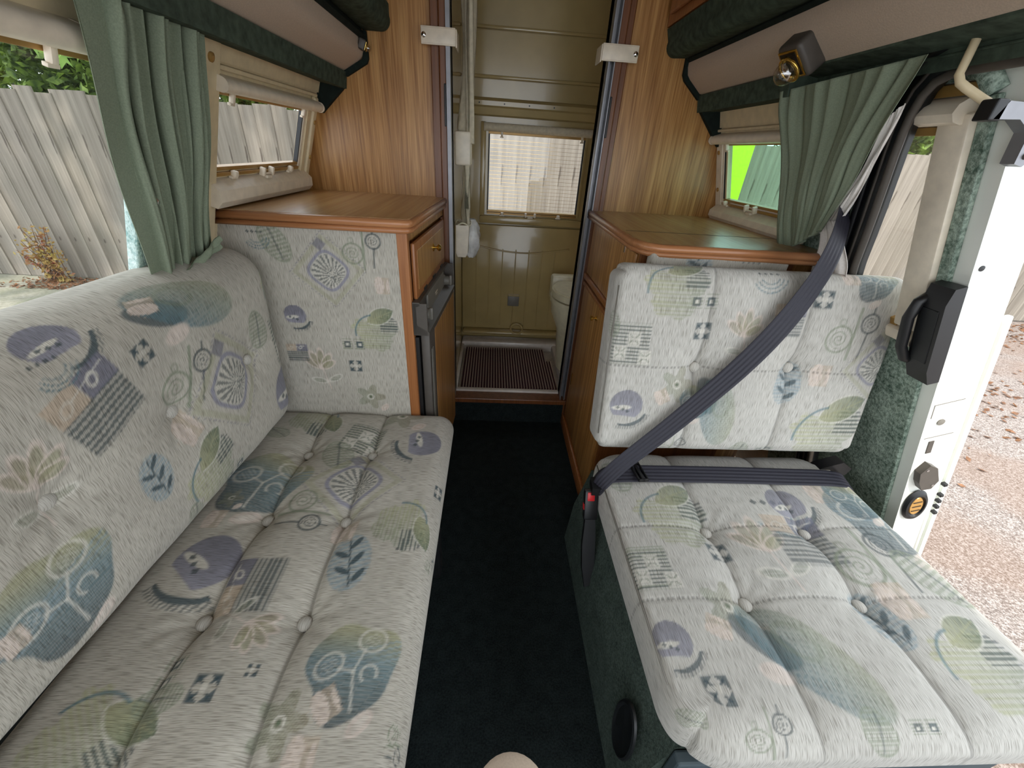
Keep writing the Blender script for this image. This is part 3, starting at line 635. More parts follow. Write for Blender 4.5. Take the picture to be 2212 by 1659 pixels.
# ---------------------------------------------------------------- bench (left)
BB = thing('bench_base', 'slate fronted bench base under the long cushions', 'bench', (-.4, .45, 0))
MB().box(-.70, -.135, -.10, .985, 0, .275, .004).build('box', 'fascia', BB)
MB().box(-.135, -.118, -.10, .42, .235, .275, .003).build('slide_rail', 'fascia', BB)
MB().box(-.135, -.098, .60, .645, .13, .27, .006).build('bracket', 'black', BB)
M_SEATL = [('leaf', -0.469, 0.935, 0.086, -1.6), ('check', -0.329, 0.846, 0.069, -0.2), ('flower', -0.242, 0.957, 0.076, 0), ('purple', -0.175, 0.833, 0.07, -1.4), ('hatch', -0.367, 0.78, 0.059, 0.3), ('teal', -0.501, 0.688, 0.105, 0), ('fan', -0.299, 0.685, 0.091, 0.5), ('spiral', -0.377, 0.596, 0.065, -1.57), ('leaf', -0.156, 0.568, 0.077, -1.6), ('arrows', -0.091, 0.675, 0.022, 0), ('hatch', -0.553, 0.867, 0.035, 1), ('purple', -0.51, 0.471, 0.076, -0.6), ('rect', -0.403, 0.435, 0.063, 1.57), ('bleaf', -0.247, 0.482, 0.063, 0.3), ('crocus', -0.374, 0.365, 0.059, -2.2), ('teal', -0.188, 0.303, 0.076, 0.3), ('squares', -0.447, 0.3, 0.026, 1.57), ('arrows', -0.385, 0.278, 0.022, 0), ('arrows', -0.331, 0.3, 0.011, 0), ('flower', -0.266, 0.237, 0.05, 0), ('pink', -0.211, 0.255, 0.027, 0.6), ('leaf', -0.497, 0.227, 0.079, -0.8), ('hatch', -0.439, 0.266, 0.031, 1.57), ('pink', -0.226, 0.199, 0.031, 0), ('spiral', -0.096, 0.215, 0.027, -1.4), ('pink', -0.283, 0.555, 0.036, 0), ('pink', -0.547, 0.575, 0.029, 0), ('flower', -0.541, 0.631, 0.032, 0), ('spiral', -0.076, 0.492, 0.023, 0)]
hx, hy = .265, .545; cx, cy = -.360, .450
SL = thing('seat_cushion', 'long patterned seat cushion on the left bench', 'cushion', (cx, cy, .277))
F_ = frame((cx, cy, .318), (1, 0, 0), (0, 1, 0), (0, 0, 1))
bt = [(x-cx, y-cy) for x, y in ((-.453, .593), (-.290, .590), (-.456, .382), (-.293, .380), (-.450, .800), (-.290, .803), (-.455, .170), (-.292, .168))]
cushion('cover', F_, hx, hy, .042, .045, .040, [(k, x-cx, y-cy, R, a) for k, x, y, R, a in M_SEATL], SL, .0028, bt, (-.453-cx, -.291-cx), (), .012, True, 1.2)
put_buttons(SL, F_, bt, .042-.018)
M_BACKL = [('toval', 0.699, 0.793, 0.111, 0.9), ('leaf', 0.994, 0.742, 0.09, 0), ('purple', 0.481, 0.814, 0.053, 0.2), ('pink', 0.622, 0.814, 0.032, 1.3), ('arrows', 0.573, 0.746, 0.021, 0.2), ('spiral', 0.644, 0.665, 0.068, -0.25), ('fan', 0.737, 0.601, 0.095, 0.5), ('check', 0.966, 0.606, 0.077, 0.1), ('hatch', 0.863, 0.662, 0.049, 0), ('flower', 1.08, 0.527, 0.072, 0), ('rect', 0.48, 0.713, 0.068, 0.35), ('purple', 0.928, 0.454, 0.092, -0.2), ('pink', 0.599, 0.575, 0.038, 0.4), ('crocus', 0.381, 0.655, 0.065, -0.3), ('bleaf', 0.508, 0.548, 0.049, 0.2), ('leaf', 0.615, 0.47, 0.083, 0.2), ('squares', 0.676, 0.407, 0.037, 0.2), ('teal', 0.327, 0.508, 0.089, 0.2), ('arrows', 0.969, 0.358, 0.032, 0), ('arc', 0.456, 0.785, 0.034, 0), ('hatch', 0.552, 0.41, 0.031, 0), ('pink', 0.269, 0.511, 0.023, 0)]
ay = Vector((.045, 1, 0)).normalized(); az = Vector((.03, 0, 1)).normalized(); ax = ay.cross(az).normalized(); az = ax.cross(ay)
hyb = .515; cyb = .458; czb = .597; hzb = .074; FBk = frame(Vector((-.552, cyb, czb))-ax*hzb, ay, az, ax)
BL = thing('back_cushion', 'long patterned back cushion leaning along the left window', 'cushion', (-.60, cyb, .38))
btb = [(y-cyb, z-czb) for y, z in ((.385, .622), (.600, .616), (.825, .604), (.17, .626))]
cushion('cover', FBk, hyb, .232, hzb, .070, .066, [(k, y-cyb, z-czb, R, a) for k, y, z, R, a in M_BACKL], BL, .0028, btb, (), (.615-czb,), .012, False, 1.2)
put_buttons(BL, FBk, btb, hzb-.012)

# ---------------------------------------------------------------- right seat
RB = thing('storage_box', 'green carpeted storage box under the belted seat', 'box', (.6, .5, 0))
MB().prism([(.262, 0), (.272, .15), (.304, .285), (.905, .285), (.905, 0)], .225, .83).build('box', 'sidecarpet', RB)
m = MB(); FO = frame((.262, 0, 0), (0, 1, 0), (.04, 0, 1), (-1, 0, .04))
m.lathe([(0, .001), (.062, .001), (.062, .003), (.056, .004), (.054, .002), (0, .002)], 32, Matrix.Translation((.30, .165, -.003)), FO, 1, 1.0) if False else None
m.box(.262, .318, .095, .232, -.004, .003, .001, F=FO)
m.bm.clear(); m.lathe([(0, .002), (.030, .002), (.034, .006), (.037, .004), (.038, 0), (0, 0)], 32, Matrix.Translation((.290, .158, -.001)), FO, 1, 2.0); m.build('hand_hole', 'rubber', RB, auto=True)
MB().box(.30, .84, .205, .224, .18, .285, .004).build('front_rail', 'fascia', RB)
M_SEATR = [('leaf', 0.416, 0.592, 0.098, 0), ('arc', 0.658, 0.603, 0.079, 0), ('purple', .70, .615, .06, .2), ('pink', 0.796, 0.654, 0.04, 0), ('teal', 0.89, 0.586, 0.112, 0), ('crocus', 0.58, 0.494, 0.09, 0), ('rect', 0.672, 0.528, 0.081, 0), ('arrows', 0.476, 0.497, 0.026, 0), ('check', 0.322, 0.458, 0.056, 0), ('spiral', 0.791, 0.48, 0.091, 0), ('flower', 0.436, 0.386, 0.06, 0), ('pink', 0.399, 0.347, 0.028, 20), ('purple', 0.313, 0.323, 0.044, 0), ('toval', 0.527, 0.304, 0.113, 0.5), ('bleaf', 0.708, 0.365, 0.056, 0.3), ('pink', 0.761, 0.394, 0.045, 0), ('hatch', 0.876, 0.44, 0.068, 0.4), ('leaf', 0.809, 0.294, 0.087, 0), ('arrows', 0.355, 0.259, 0.025, 0), ('hatch', 0.286, 0.214, 0.034, 0.6), ('spiral', 0.411, 0.202, 0.045, 0), ('hatch', 0.57, 0.199, 0.039, 0), ('squares', 0.641, 0.208, 0.024, 0), ('hatch', 0.321, 0.705, 0.053, 0), ('teal', 0.879, 0.641, 0.069, 0)]
cx, cy = .600, .502
SR = thing('seat_cushion', 'wide patterned seat cushion under the lap belt', 'cushion', (cx, cy, .287))
F_ = frame((cx, cy, .333), (1, 0, 0), (0, 1, 0), (0, 0, 1))
bt = [(x-cx, y-cy) for x, y in ((.483, .556), (.707, .555), (.483, .399), (.701, .396))]
cushion('cover', F_, .320, .314, .046, (.016, .050), .034, [(k, x-cx, y-cy, R, a) for k, x, y, R, a in M_SEATR], SR, .0026, bt, (.483-cx, .704-cx), (.556-cy, .398-cy), .010, False, 1.0, base=(190, 187, 180), groove=.007, plan=.085)
put_buttons(SR, F_, bt, .046-.018)
m = MB(F_); m.tube([(-.314, -.23, .040), (-.315, -.1, .041), (-.315, .1, .041), (-.314, .25, .040)], .0016, 8); m.build('piping', 'grey', SR, True)
M_BACKR = [('leaf', 0.386, 0.837, 0.083, 0), ('spiral', 0.797, 0.749, 0.068, 0), ('arrows', 0.457, 0.74, 0.023, 0), ('arrows', 0.709, 0.817, 0.023, 0), ('squares', 0.448, 0.801, 0.034, 0), ('crocus', 0.552, 0.734, 0.063, 0), ('rect', 0.64, 0.772, 0.047, 0), ('check', 0.305, 0.704, 0.057, 0), ('flower', 0.425, 0.619, 0.053, 0), ('pink', 0.393, 0.59, 0.024, 0.5), ('purple', 0.317, 0.56, 0.051, 0), ('teal', 0.477, 0.576, 0.046, 0), ('toval', 0.532, 0.555, 0.088, 0), ('bleaf', 0.685, 0.628, 0.052, 0), ('pink', 0.749, 0.652, 0.034, 0), ('fan', 0.879, 0.678, 0.069, 0.6), ('leaf', 0.811, 0.521, 0.106, 0), ('hatch', 0.616, 0.448, 0.037, 0), ('squares', 0.68, 0.452, 0.025, 0), ('spiral', 0.446, 0.457, 0.043, 0), ('teal', 0.816, 0.866, 0.056, 0), ('pink', 0.761, 0.873, 0.031, 0), ('hatch', 0.258, 0.746, 0.03, 0), ('arc', 0.582, 0.864, 0.044, 0)]
up = Vector((0, .08, .425)).normalized(); nm = Vector((0, -.425, .08)).normalized(); hzr = .042
mid = Vector((.582, .76, .658)); FBr = frame(mid-nm*hzr, (1, 0, 0), up, nm); kz = up.z
BR = thing('back_cushion', 'patterned back cushion crossed by the shoulder belt', 'cushion', (.582, .80, .43))
btb = [(x-.582, (z-.658)/kz) for x, z in ((.468, .655), (.688, .662))]
cushion('cover', FBr, .322, .214, hzr, (.016, .034), .026, [(k, x-.582, (z-.658)/kz, R, a) for k, x, z, R, a in M_BACKR], BR, .0026, btb, (.468-.582, .688-.582), (0,), .010, False, 1.0, base=(190, 187, 180), groove=.007, plan=.03)
put_buttons(BR, FBr, btb, hzr-.018)
m = MB(FBr); m.tube([(-.317, -.17, .036), (-.318, 0, .037), (-.317, .17, .036)], .0015, 8); m.build('piping', 'grey', BR, True)
SCu = thing('spare_cushion', 'patterned spare cushion tucked behind the belted back cushion', 'cushion', (.52, .91, .6))
cushion('cover', frame((.52, .906, .745), (1, 0, 0), (0, 0, 1), (0, -1, 0)), .165, .130, .014, .012, .012, [('bleaf', -.05, .10, .05, .3), ('arc', .07, .11, .04, 0)], SCu, .004, crown=.004)

# ---------------------------------------------------------------- seat belt
def ribbon(name, P_, Wd, width, mat, parent, thick=.0014, sub=8, grooves=5):
    P_ = [Vector(p) for p in P_]; Wd = [Vector(w).normalized() for w in Wd]; pts = []; ws = []
    for i in range(len(P_)-1):
        p0, p1, p2, p3 = P_[max(i-1, 0)], P_[i], P_[i+1], P_[min(i+2, len(P_)-1)]
        for k in range(sub):
            t = k/sub; pts.append(.5*((2*p1)+(p2-p0)*t+(2*p0-5*p1+4*p2-p3)*t*t+(3*p1-p0-3*p2+p3)*t**3)); ws.append(Wd[i].lerp(Wd[i+1], t).normalized())
    pts.append(P_[-1]); ws.append(Wd[-1]); n = len(pts); nc = 36; V = []
    for i in range(n):
        tg = (pts[min(i+1, n-1)]-pts[max(i-1, 0)]).normalized(); w = (ws[i]-tg*ws[i].dot(tg)).normalized(); nn = w.cross(tg)
        wd = width[0]+(width[1]-width[0])*i/(n-1) if isinstance(width, tuple) else width
        for s_ in (1, -1):
            for k in range(nc):
                x = (k/(nc-1)-.5)*s_; V.append(pts[i]+w*x*wd+nn*(s_*thick*.5+s_*.0005*math.cos(x*2*math.pi*grooves)))
    Fc = []; m = 2*nc
    for i in range(n-1):
        for k in range(m): Fc.append((i*m+k, i*m+(k+1) % m, (i+1)*m+(k+1) % m, (i+1)*m+k))
    return raw(name, [tuple(v) for v in V], Fc, mat, parent)
SBt = thing('seat_belt', 'dark grey seat belt drawn across the patterned seat', 'seat belt', (.28, .69, .36))
Wp = [(.735, .868, .985), (.690, .800, .925), (.655, .768, .856), (.600, .742, .765), (.532, .727, .668), (.420, .703, .545), (.325, .686, .448), (.283, .680, .392), (.272, .682, .360)]
Wd = [(1, .1, -.75), (1, .0, -.80), (1, 0, -.68), (.8, -.25, -.6), (.75, -.45, -.50), (.7, -.45, -.62), (.7, -.40, -.65), (.7, -.6, -.3), (.4, -1, 0)]
ribbon('shoulder_webbing', Wp, Wd, (.053, .034), 'webbing', SBt)
ribbon('lap_webbing', [(.272, .692, .364), (.292, .698, .388), (.33, .700, .396), (.45, .702, .396), (.60, .702, .396), (.75, .702, .394), (.86, .702, .392), (.915, .705, .380), (.955, .72, .345)], [(0, 1, .25)]*9, .047, 'webbing', SBt)
m = MB(); T_ = Matrix.Translation((.372, .702, .400))@Matrix.Rotation(.12, 4, 'Z')
for a in (((-.013, .013, -.031, -.026)), ((-.013, .013, .026, .031)), ((-.013, -.009, -.031, .031)), ((.009, .013, -.031, .031)), ((-.004, .004, -.031, .031))): m.box(a[0], a[1], a[2], a[3], -.003, .005, .0018, F=T_)
m.build('slide_adjuster', 'black', SBt, auto=True)
m = MB(); m.prism([(.258, .672), (.290, .672), (.288, .712), (.262, .712)], .350, .372, 'z'); m.build('tongue', 'black', SBt)
BK = thing('belt_buckle', 'black belt buckle with red button beside the seat', 'buckle', (.262, .62, .15))
FK = frame((.262, .690, .352), (1, 0, .0), Vector((0, .42, .92)).normalized(), Vector((0, -.92, .42)).normalized())
MB(FK).box(-.017, .017, -.075, 0, -.010, .010, .005).build('body', 'black', BK, auto=True)
MB(FK).box(-.011, .007, -.026, -.004, .008, .0115, .002).build('release_button', 'red', BK, auto=True)
MB(FK).box(-.0175, -.016, -.05, -.035, -.006, .006, .0005).build('side_flash', 'red', BK)
m = MB(); m.prism([(-.012, -.070), (.012, -.070), (.016, -.12), (.017, -.19), (.008, -.245), (-.004, -.25), (-.013, -.20), (-.016, -.14)], -.008, .006, 'z', FK); m.build('stalk_boot', 'black', BK)
m = MB(); m.prism([(.860, .33), (.955, .365), (.962, .385), (.93, .405), (.880, .385), (.85, .36)], .745, .775); o = m.build('belt_anchor', 'black', None); tag(o, 'black plastic belt anchor cover low beside the door felt', 'anchor')
q = thing('belt_guide', 'black plastic shoulder belt guide by the gathered right curtain', 'belt guide', (.745, .89, .985)); MB().box(.728, .762, .872, .90, .975, 1.0, .005).build('body', 'black', q, auto=True)

# ---------------------------------------------------------------- curtains
def curtain(name, F, top0, top1, bot0, bot1, c, npleat, mat, parent, amp=.014, nu=150, nv=70, sway=.0, mid=None, thick=.0012, flat=0., gather=.5):
    """F frame (along, up, in); corners (a,b); pleated sheet with thickness"""
    u = np.linspace(0, 1, nu); v = np.linspace(0, 1, nv); U, V = np.meshgrid(u, v, indexing='ij')
    def L(p, q, t): return p[0]+(q[0]-p[0])*t, p[1]+(q[1]-p[1])*t
    ta, tb = L(top0, top1, U); ba, bb = L(bot0, bot1, U)
    if mid is not None:
        ma, mb = L(mid[0], mid[1], U); A = (1-V)**2*ta+2*V*(1-V)*ma+V*V*ba; B = (1-V)**2*tb+2*V*(1-V)*mb+V*V*bb
    else: A = ta+(ba-ta)*V; B = tb+(bb-tb)*V
    Uf = np.clip((U-flat)/(1-flat), 0, 1); ph = 2*math.pi*npleat*Uf+1.1*np.sin(V*3+Uf*7)+.5*np.sin(V*7+Uf*13)
    am = amp*(.55+.45*np.sin(Uf*17+1))*(U > flat)*(1+gather*V)
    Cc = c+am*(np.sin(ph)+.35*np.sin(2*ph+V*2))+.003*np.sin(V*9+U*5); A = A+am*.5*np.cos(ph)*.8
    X = np.stack([A.ravel(), B.ravel(), Cc.ravel()], 1); X2 = X.copy(); X2[:, 2] -= thick
    P_ = np.concatenate([X, X2]); Fc = np.concatenate([gridfaces(nu, nv), gridfaces(nu, nv, nu*nv, True)])
    e = []; N = nu*nv
    for i in range(nu-1): e += [(i*nv, (i+1)*nv, (i+1)*nv+N, i*nv+N), (i*nv+nv-1, i*nv+nv-1+N, (i+1)*nv+nv-1+N, (i+1)*nv+nv-1)]
    for j in range(nv-1): e += [(j, j+N, j+1+N, j+1), ((nu-1)*nv+j, (nu-1)*nv+j+1, (nu-1)*nv+j+1+N, (nu-1)*nv+j+N)]
    Fc = np.concatenate([Fc, np.array(e)]); A_ = np.array(F); return raw(name, P_@A_[:3, :3].T+A_[:3, 3], Fc, mat, parent)
CL_ = thing('curtain', 'sage green pleated curtain gathered between the left windows', 'curtain', (-.60, .85, .83))
curtain('cloth', FL, (.605, bl(1.215)), (.842, bl(1.195)), (.722, bl(.800)), (.882, bl(.790)), .045, 11, 'curtain', CL_, .017, flat=.17, mid=((.645, bl(1.02)), (.862, bl(1.02))), gather=.3)
m = MB(FL); m.lathe([(0, 0), (.007, 0), (.007, .002), (.0045, .004), (0, .0045)], 18, Matrix.Translation((.716, bl(.962), .052))); m.build('press_stud', 'chrome', CL_, auto=True)
curtain('tie_back', FL, (.745, bl(.835)), (.872, bl(.885)), (.750, bl(.800)), (.876, bl(.862)), .066, 2, 'curtain', CL_, .003, 60, 12)
CR_ = thing('curtain', 'sage green pleated curtain swept back beside the door opening', 'curtain', (.74, .9, .9))
curtain('cloth', FR, (1.045, br(1.215)), (.722, br(1.224)), (1.005, br(.885)), (.872, br(.962)), .055, 9, 'curtain', CR_, .015, mid=((1.030, br(1.05)), (.790, br(1.10))), gather=-.2)
curtain('lining', FR, (.785, br(1.150)), (.765, br(1.165)), (.912, br(.940)), (.862, br(.960)), .038, 2, 'lining', CR_, .004, 40, 40, mid=((.815, br(1.06)), (.785, br(1.09))))
curtain('lower_lining', FR, (.895, br(.975)), (.858, br(.975)), (.905, br(.820)), (.815, br(.820)), .040, 4, 'lining', CR_, .006, 50, 30, mid=((.895, br(.93)), (.795, br(.93))))

# ---------------------------------------------------------------- reading lamps
def lamp(loc, N, U_, label, s=1.0, flip=1):
    N = Vector(N).normalized(); U_ = Vector(U_); U_ = (U_-N*U_.dot(N)).normalized(); A_ = U_.cross(N)*flip
    F = frame(loc, A_*s, U_*s, N*s); t = thing('reading_lamp', label, 'lamp', tuple(loc))
    MB(F).box(-.033, .033, -.030, .030, 0, .045, .009, 3).build('housing', 'charcoal', t, auto=True)
    m = MB(F); m.box(-.026, .026, -.024, .024, .0445, .047, .002); m.build('brass_plate', 'brass', t)
    m = MB(F); m.box(-.022, .022, -.020, .020, .0470, .0475); m.build('recess', 'black', t)
    m = MB(F); m.tube([(-.004+.022*math.cos(a), -.002+.022*math.sin(a), .055) for a in np.linspace(0, 2*math.pi, 24)], .0028, 8); m.build('ring', 'brass', t, True)
    m = MB(F); m.tube([(-.02, .004, .046), (-.02, .004, .056)], .004, 8); m.tube([(.014, .004, .046), (.014, .004, .056)], .004, 8); m.build('hinge_lug', 'brass', t, True)
    m = MB(F); m.lathe([(0, .046), (.015, .046), (.020, .055), (.0205, .064), (.017, .074), (.009, .081), (0, .0825)], 20, Matrix.Translation((-.004, -.002, 0))); m.build('lens', 'lampglass', t, True)
    return t
lamp((.596, .950, 1.258), (-.68, -.05, -.73), (0, 1, .1), 'grey reading lamp with brass ring on the right pelmet', 1.0)
lamp((-.380, 1.418, 1.278), (.85, .2, -.35), (.3, .0, 1), 'small dark reading lamp at the rear end of the left pelmet', .42)

# ---------------------------------------------------------------- washroom behind the partition
b = MB(); b.box(-.165, -.146, 1.50, 2.10, .1, 1.78); b.box(1.486, 2.06, br(.1), br(1.33), -.014, 0, F=FR); b.box(.70, .72, 1.486, 2.06, 1.3, 1.78); struct(b.build('wall_washroom', 'bath'))
b = MB()
for x0, x1, z0, z1 in ((-.16, -.03, .1, 1.78), (.402, .70, .1, 1.78), (-.03, .402, .1, .80), (-.03, .402, 1.107, 1.78)): b.box(x0, x1, 2.055, 2.085, z0, z1)
wb = struct(b.build('wall_rear', 'bath'))
b = MB(); b.box(-.146, .60, 1.50, 2.06, .085, .100); b.box(-.146, -.130, 1.50, 2.06, .10, .135, .003); b.box(-.146, .60, 1.965, 2.052, .10, .150, .012); b.box(-.146, .60, 1.488, 1.512, .10, .136, .004); b.box(.345, .60, 1.50, 2.0, .1, .14, .01)
struct(b.build('shower_tray', 'tray', auto=True))
# moulded lower panel with vertical ribs and arched top
m = MB(FB)
m.box(-.142, .60, .178, .20, 0, .055, .012, 3); m.box(-.145, .60, .2, .735, 0, .012, .004)
m.build('lower_moulding', 'bath', wb, auto=True)
pts = [(-.09+i*.02, .640-.030*math.sin(math.pi*(i/24)) , .013) for i in range(25)]
m = MB(FB); m.tube(pts, .004, 8); m.build('arch_rib', 'bath', wb, True)
for k in range(7):
    x = -.075+k*.066; m = MB(FB); m.box(x-.0025, x+.0025, .22, .625, .010, .0155, .002); m.build('rib', 'bath', wb)
for z, h in ((1.46, .006), (1.305, .006)):
    m = MB(FB); m.box(-.145, .60, z-h, z+h, 0, .012, .004, 2); m.build('ledge', 'bath', wb, auto=True)
m = MB(FB); m.prism([(1.17, 0), (1.175, .014), (1.20, .020), (1.206, .030), (1.222, .030), (1.232, .014), (1.236, 0)], -.145, .60, 'x'); m.build('header_rail', 'bath', wb, auto=True)
m = MB(FB)
for x in (-.07, .035, .14, .245): m.lathe([(0, 0), (.003, 0), (.003, .001), (0, .001)], 8, Matrix.Translation((x, 1.214, .030)))
m.build('screw_hole', 'black', wb)
m = MB(FB); m.box(.095, .155, .335, .395, .012, .024, .004); m.build('outlet_plate', 'grey', wb, auto=True)
m = MB(FB); m.box(.095, .155, .390, .397, .012, .030, .002); m.build('outlet_hood', 'bath', wb)
m = MB(); m.tube([(.150+.032*math.cos(a), 2.005+.020*math.sin(a), .215+.02*math.sin(a)) for a in np.linspace(0, 2*math.pi, 25)], .006, 8); m.build('moulded_ring', 'bath', wb, True)
W4 = window('window_4', FB, -.028, .402, .800, 1.107, 'glass', -.014, frm='bath')
for x in (.045, .315): catch(FB, x, .783, .006, W4)
catch(FB, .180, .780, .006, W4, True)
m = MB(FB)
for k in range(19): z = .812+k*.0152; m.box(-.02, .396, z, z+.0008, -.0080, -.0073)
m.build('heater_line', 'brass', W4); hl = W4.children[-1]
m = MB(FB); m.box(-.062, .44, .742, .775, 0, .022, .007); m.build('sill', 'bath', W4, auto=True)
m = MB(FB); m.box(-.062, -.040, .775, 1.15, 0, .014, .004); m.build('side_frame', 'bath', W4, auto=True)
for x in (.03, .385): hook(FB, x, 1.112, .004, W4)
blind(FB, -.045, .42, 1.116, .032, .034, 'beige roller blind cassette above the washroom window', mat='showercloth')
# bath mat with bristles
MT = thing('bath_mat', 'burgundy bristle mat in the shower tray', 'mat', (.1, 1.72, .10))
m = MB(); m.prism([(-.118, 1.515), (.322, 1.515), (.322, 1.80), (.300, 1.80), (.300, 1.93), (-.118, 1.93)], .113, .121, 'z'); m.build('base', 'mat', MT)
pos = [(x, y) for x in np.arange(-.112, .318, .0125) for y in np.arange(1.521, 1.928, .0125) if not (x > .298 and y > 1.795)]
V = []; Fc = []
for i, (x, y) in enumerate(pos):
    h = .136; s0, s1 = .0042, .0026; o0 = len(V)
    for z, s_ in ((.120, s0), (h, s1)): V += [(x-s_, y-s_, z), (x+s_, y-s_, z), (x+s_, y+s_, z), (x-s_, y+s_, z)]
    Fc += [(o0+4, o0+5, o0+6, o0+7)]+[(o0+k, o0+(k+1) % 4, o0+4+(k+1) % 4, o0+4+k) for k in range(4)]
o = raw('bristles', V, Fc, 'mat', MT, False); o['kind'] = 'stuff'
V = []; Fc = []
for i, (x, y) in enumerate(pos):
    x += .00625; y += .00625; o0 = len(V); s_ = .0015; V += [(x-s_, y-s_, .1350), (x+s_, y-s_, .1350), (x+s_, y+s_, .1350), (x-s_, y+s_, .1350)]; Fc.append((o0, o0+1, o0+2, o0+3))
    V += [(x-s_, y-s_, .121), (x+s_, y-s_, .121), (x+s_, y+s_, .121), (x-s_, y+s_, .121)]; Fc += [(o0+4+k, o0+4+(k+1) % 4, o0+(k+1) % 4, o0+k) for k in range(4)]
o = raw('pale_tufts', V, Fc, 'padded', MT, False); o['kind'] = 'stuff'; o['label'] = 'pale tufts between the bristles'
# toilet
TO = thing('toilet', 'cream cassette toilet at the right of the washroom', 'toilet', (.42, 1.75, .14))
def oval(cx, cy, rx, ry, n=32): return [(cx+rx*math.cos(2*math.pi*k/n), cy+ry*math.sin(2*math.pi*k/n)) for k in range(n)]
m = MB(); m.prism(oval(.425, 1.72, .148, .165), .505, .530, 'z'); m.prism(oval(.425, 1.72, .140, .157), .530, .537, 'z'); m.build('lid', 'toilet', TO, auto=True)
m = MB(); m.prism(oval(.425, 1.72, .152, .170), .478, .500, 'z'); m.build('seat', 'toilet', TO, auto=True)
m = MB(); m.lathe([(0, .14), (.085, .14), (.095, .2), (.105, .34), (.140, .42), (.146, .475), (0, .475)], 32, Matrix.Translation((.425, 1.73, 0)), None, 1, 1.12); m.build('bowl', 'toilet', TO, auto=True)
m = MB(); m.box(.29, .56, 1.84, 1.90, .44, .556, .012); m.build('cistern_ledge', 'toilet', TO, auto=True)
# washroom left side: cloth, holder, cup, bag
FS = frame((-.128, 1.56, 0), (0, 1, 0), (0, 0, 1), (1, 0, 0))
SH = thing('shower_curtain', 'cream shower curtain hanging inside the washroom door', 'curtain', (-.10, 1.6, .9))
curtain('cloth', FS, (-.02, 1.75), (.10, 1.75), (.0, 1.06), (.065, 1.06), .036, 4, 'showercloth', SH, .020, 60, 60, mid=((-.01, 1.35), (.12, 1.30)))
curtain('lower_cloth', FS, (.0, 1.00), (.05, 1.00), (.02, .76), (.12, .74), .028, 3, 'showercloth', SH, .014, 50, 40)
m = MB(); m.box(-.134, -.080, 1.555, 1.64, .995, 1.095, .006, 3); o = m.build('soap_dispenser', 'ivory', auto=True); tag(o, 'white box dispenser on the washroom side wall', 'dispenser')
m = MB(); m.prism([(-.134, .70), (-.128, .685), (-.098, .685), (-.090, .70), (-.086, .800), (-.134, .800)], 1.565, 1.63); cup = m.build('wall_bin', 'ivory', auto=True); tag(cup, 'small white wall bin below the dispenser', 'bin')
m = MB(); m.tube([(-.108+.028*math.cos(a), 1.597+.036*math.sin(a), .803+.006*math.sin(3*a)) for a in np.linspace(0, 2*math.pi, 25)], .003, 6); m.build('rim', 'toilet', cup, True)
n1, n2 = 26, 20; V = []
for i in range(n1):
    for j in range(n2):
        a = 2*math.pi*j/n2; t = i/(n1-1); rr = .033*math.sin(math.pi*(.08+.84*t))**.6*(1+.18*math.sin(5*a+9*t)+.12*math.sin(9*a-14*t)); V.append((-.082+rr*math.cos(a), 1.665+rr*1.1*math.sin(a), .665+.145*t))
Fc = [(i*n2+j, i*n2+(j+1) % n2, (i+1)*n2+(j+1) % n2, (i+1)*n2+j) for i in range(n1-1) for j in range(n2)]
o = raw('plastic_bag', V, Fc, 'bag'); tag(o, 'crumpled white plastic bag hanging beside the wall bin', 'bag')
# straps with press studs
for s_, x0, x1, xs, lab in ((-1, -.213, -.118, -.205, 'cream strap with press stud left of the washroom doorway'), (1, .296, .400, .392, 'cream strap with press stud right of the washroom doorway')):
    t = thing('door_strap', lab, 'strap', (x0, 1.44, 1.31)); z0 = 1.289 if s_ < 0 else 1.286
    m = MB(); m.box(x0, x1, 1.434, 1.440, z0, z0+.040, .002); xe = x1 if s_ < 0 else x0
    m.box(min(xe, xe+s_*-.004), max(xe, xe+s_*-.004), 1.434, 1.50, z0-.003, z0+.037, .0015); m.build('band', 'ivory', t, auto=True)
    m = MB(); m.box(x0+.003, x1-.003, 1.4335, 1.4342, z0+.003, z0+.0036); m.box(x0+.003, x1-.003, 1.4335, 1.4342, z0+.0364, z0+.037); m.build('stitching', 'padded', t)
    m = MB(); m.lathe([(0, 0), (.0065, 0), (.0065, .002), (.003, .0045), (0, .0045)], 16, Matrix.Translation((xs, 1.434, z0+.020))@Matrix.Rotation(math.pi/2, 4, 'X')); m.build('press_stud', 'chrome', t, auto=True)

# ---------------------------------------------------------------- sliding door (slid back outside the opening)
SD = thing('sliding_door', 'white sliding door with felt lining standing open at the right', 'door', (1.0, 1.1, -.1))
a0, a1, z0, z1 = .662, 1.86, -.15, 1.235; ga, gb, gz0, gz1 = .765, 1.655, .787, 1.128
m = MB(FD)
for A0, A1, Z0, Z1 in ((a0, ga, z0, z1), (gb, a1, z0, z1), (ga, gb, z0, gz0), (ga, gb, gz1, z1)): m.box(A0, A1, bd(Z0), bd(Z1), -.085, -.008)
m.build('shell', 'paint', SD)
m = MB(FD); m.box(a0+.012, a0+.020, bd(z0), bd(1.19), -.105, -.085, .002); m.box(a0+.004, a0+.016, bd(z0), bd(.80), -.118, -.105, .003); m.box(a0+.02, a0+.04, bd(.80), bd(1.22), -.118, -.105, .003); m.build('outer_flange', 'paint', SD, auto=True)
m = MB(FD); m.tube([(a0+.006, bd(z), -.086) for z in (z0, .3, .6, .72, .80, .9, 1.2)], .008, 8); m.build('edge_bead', 'paint', SD, True)
m = MB(FD)
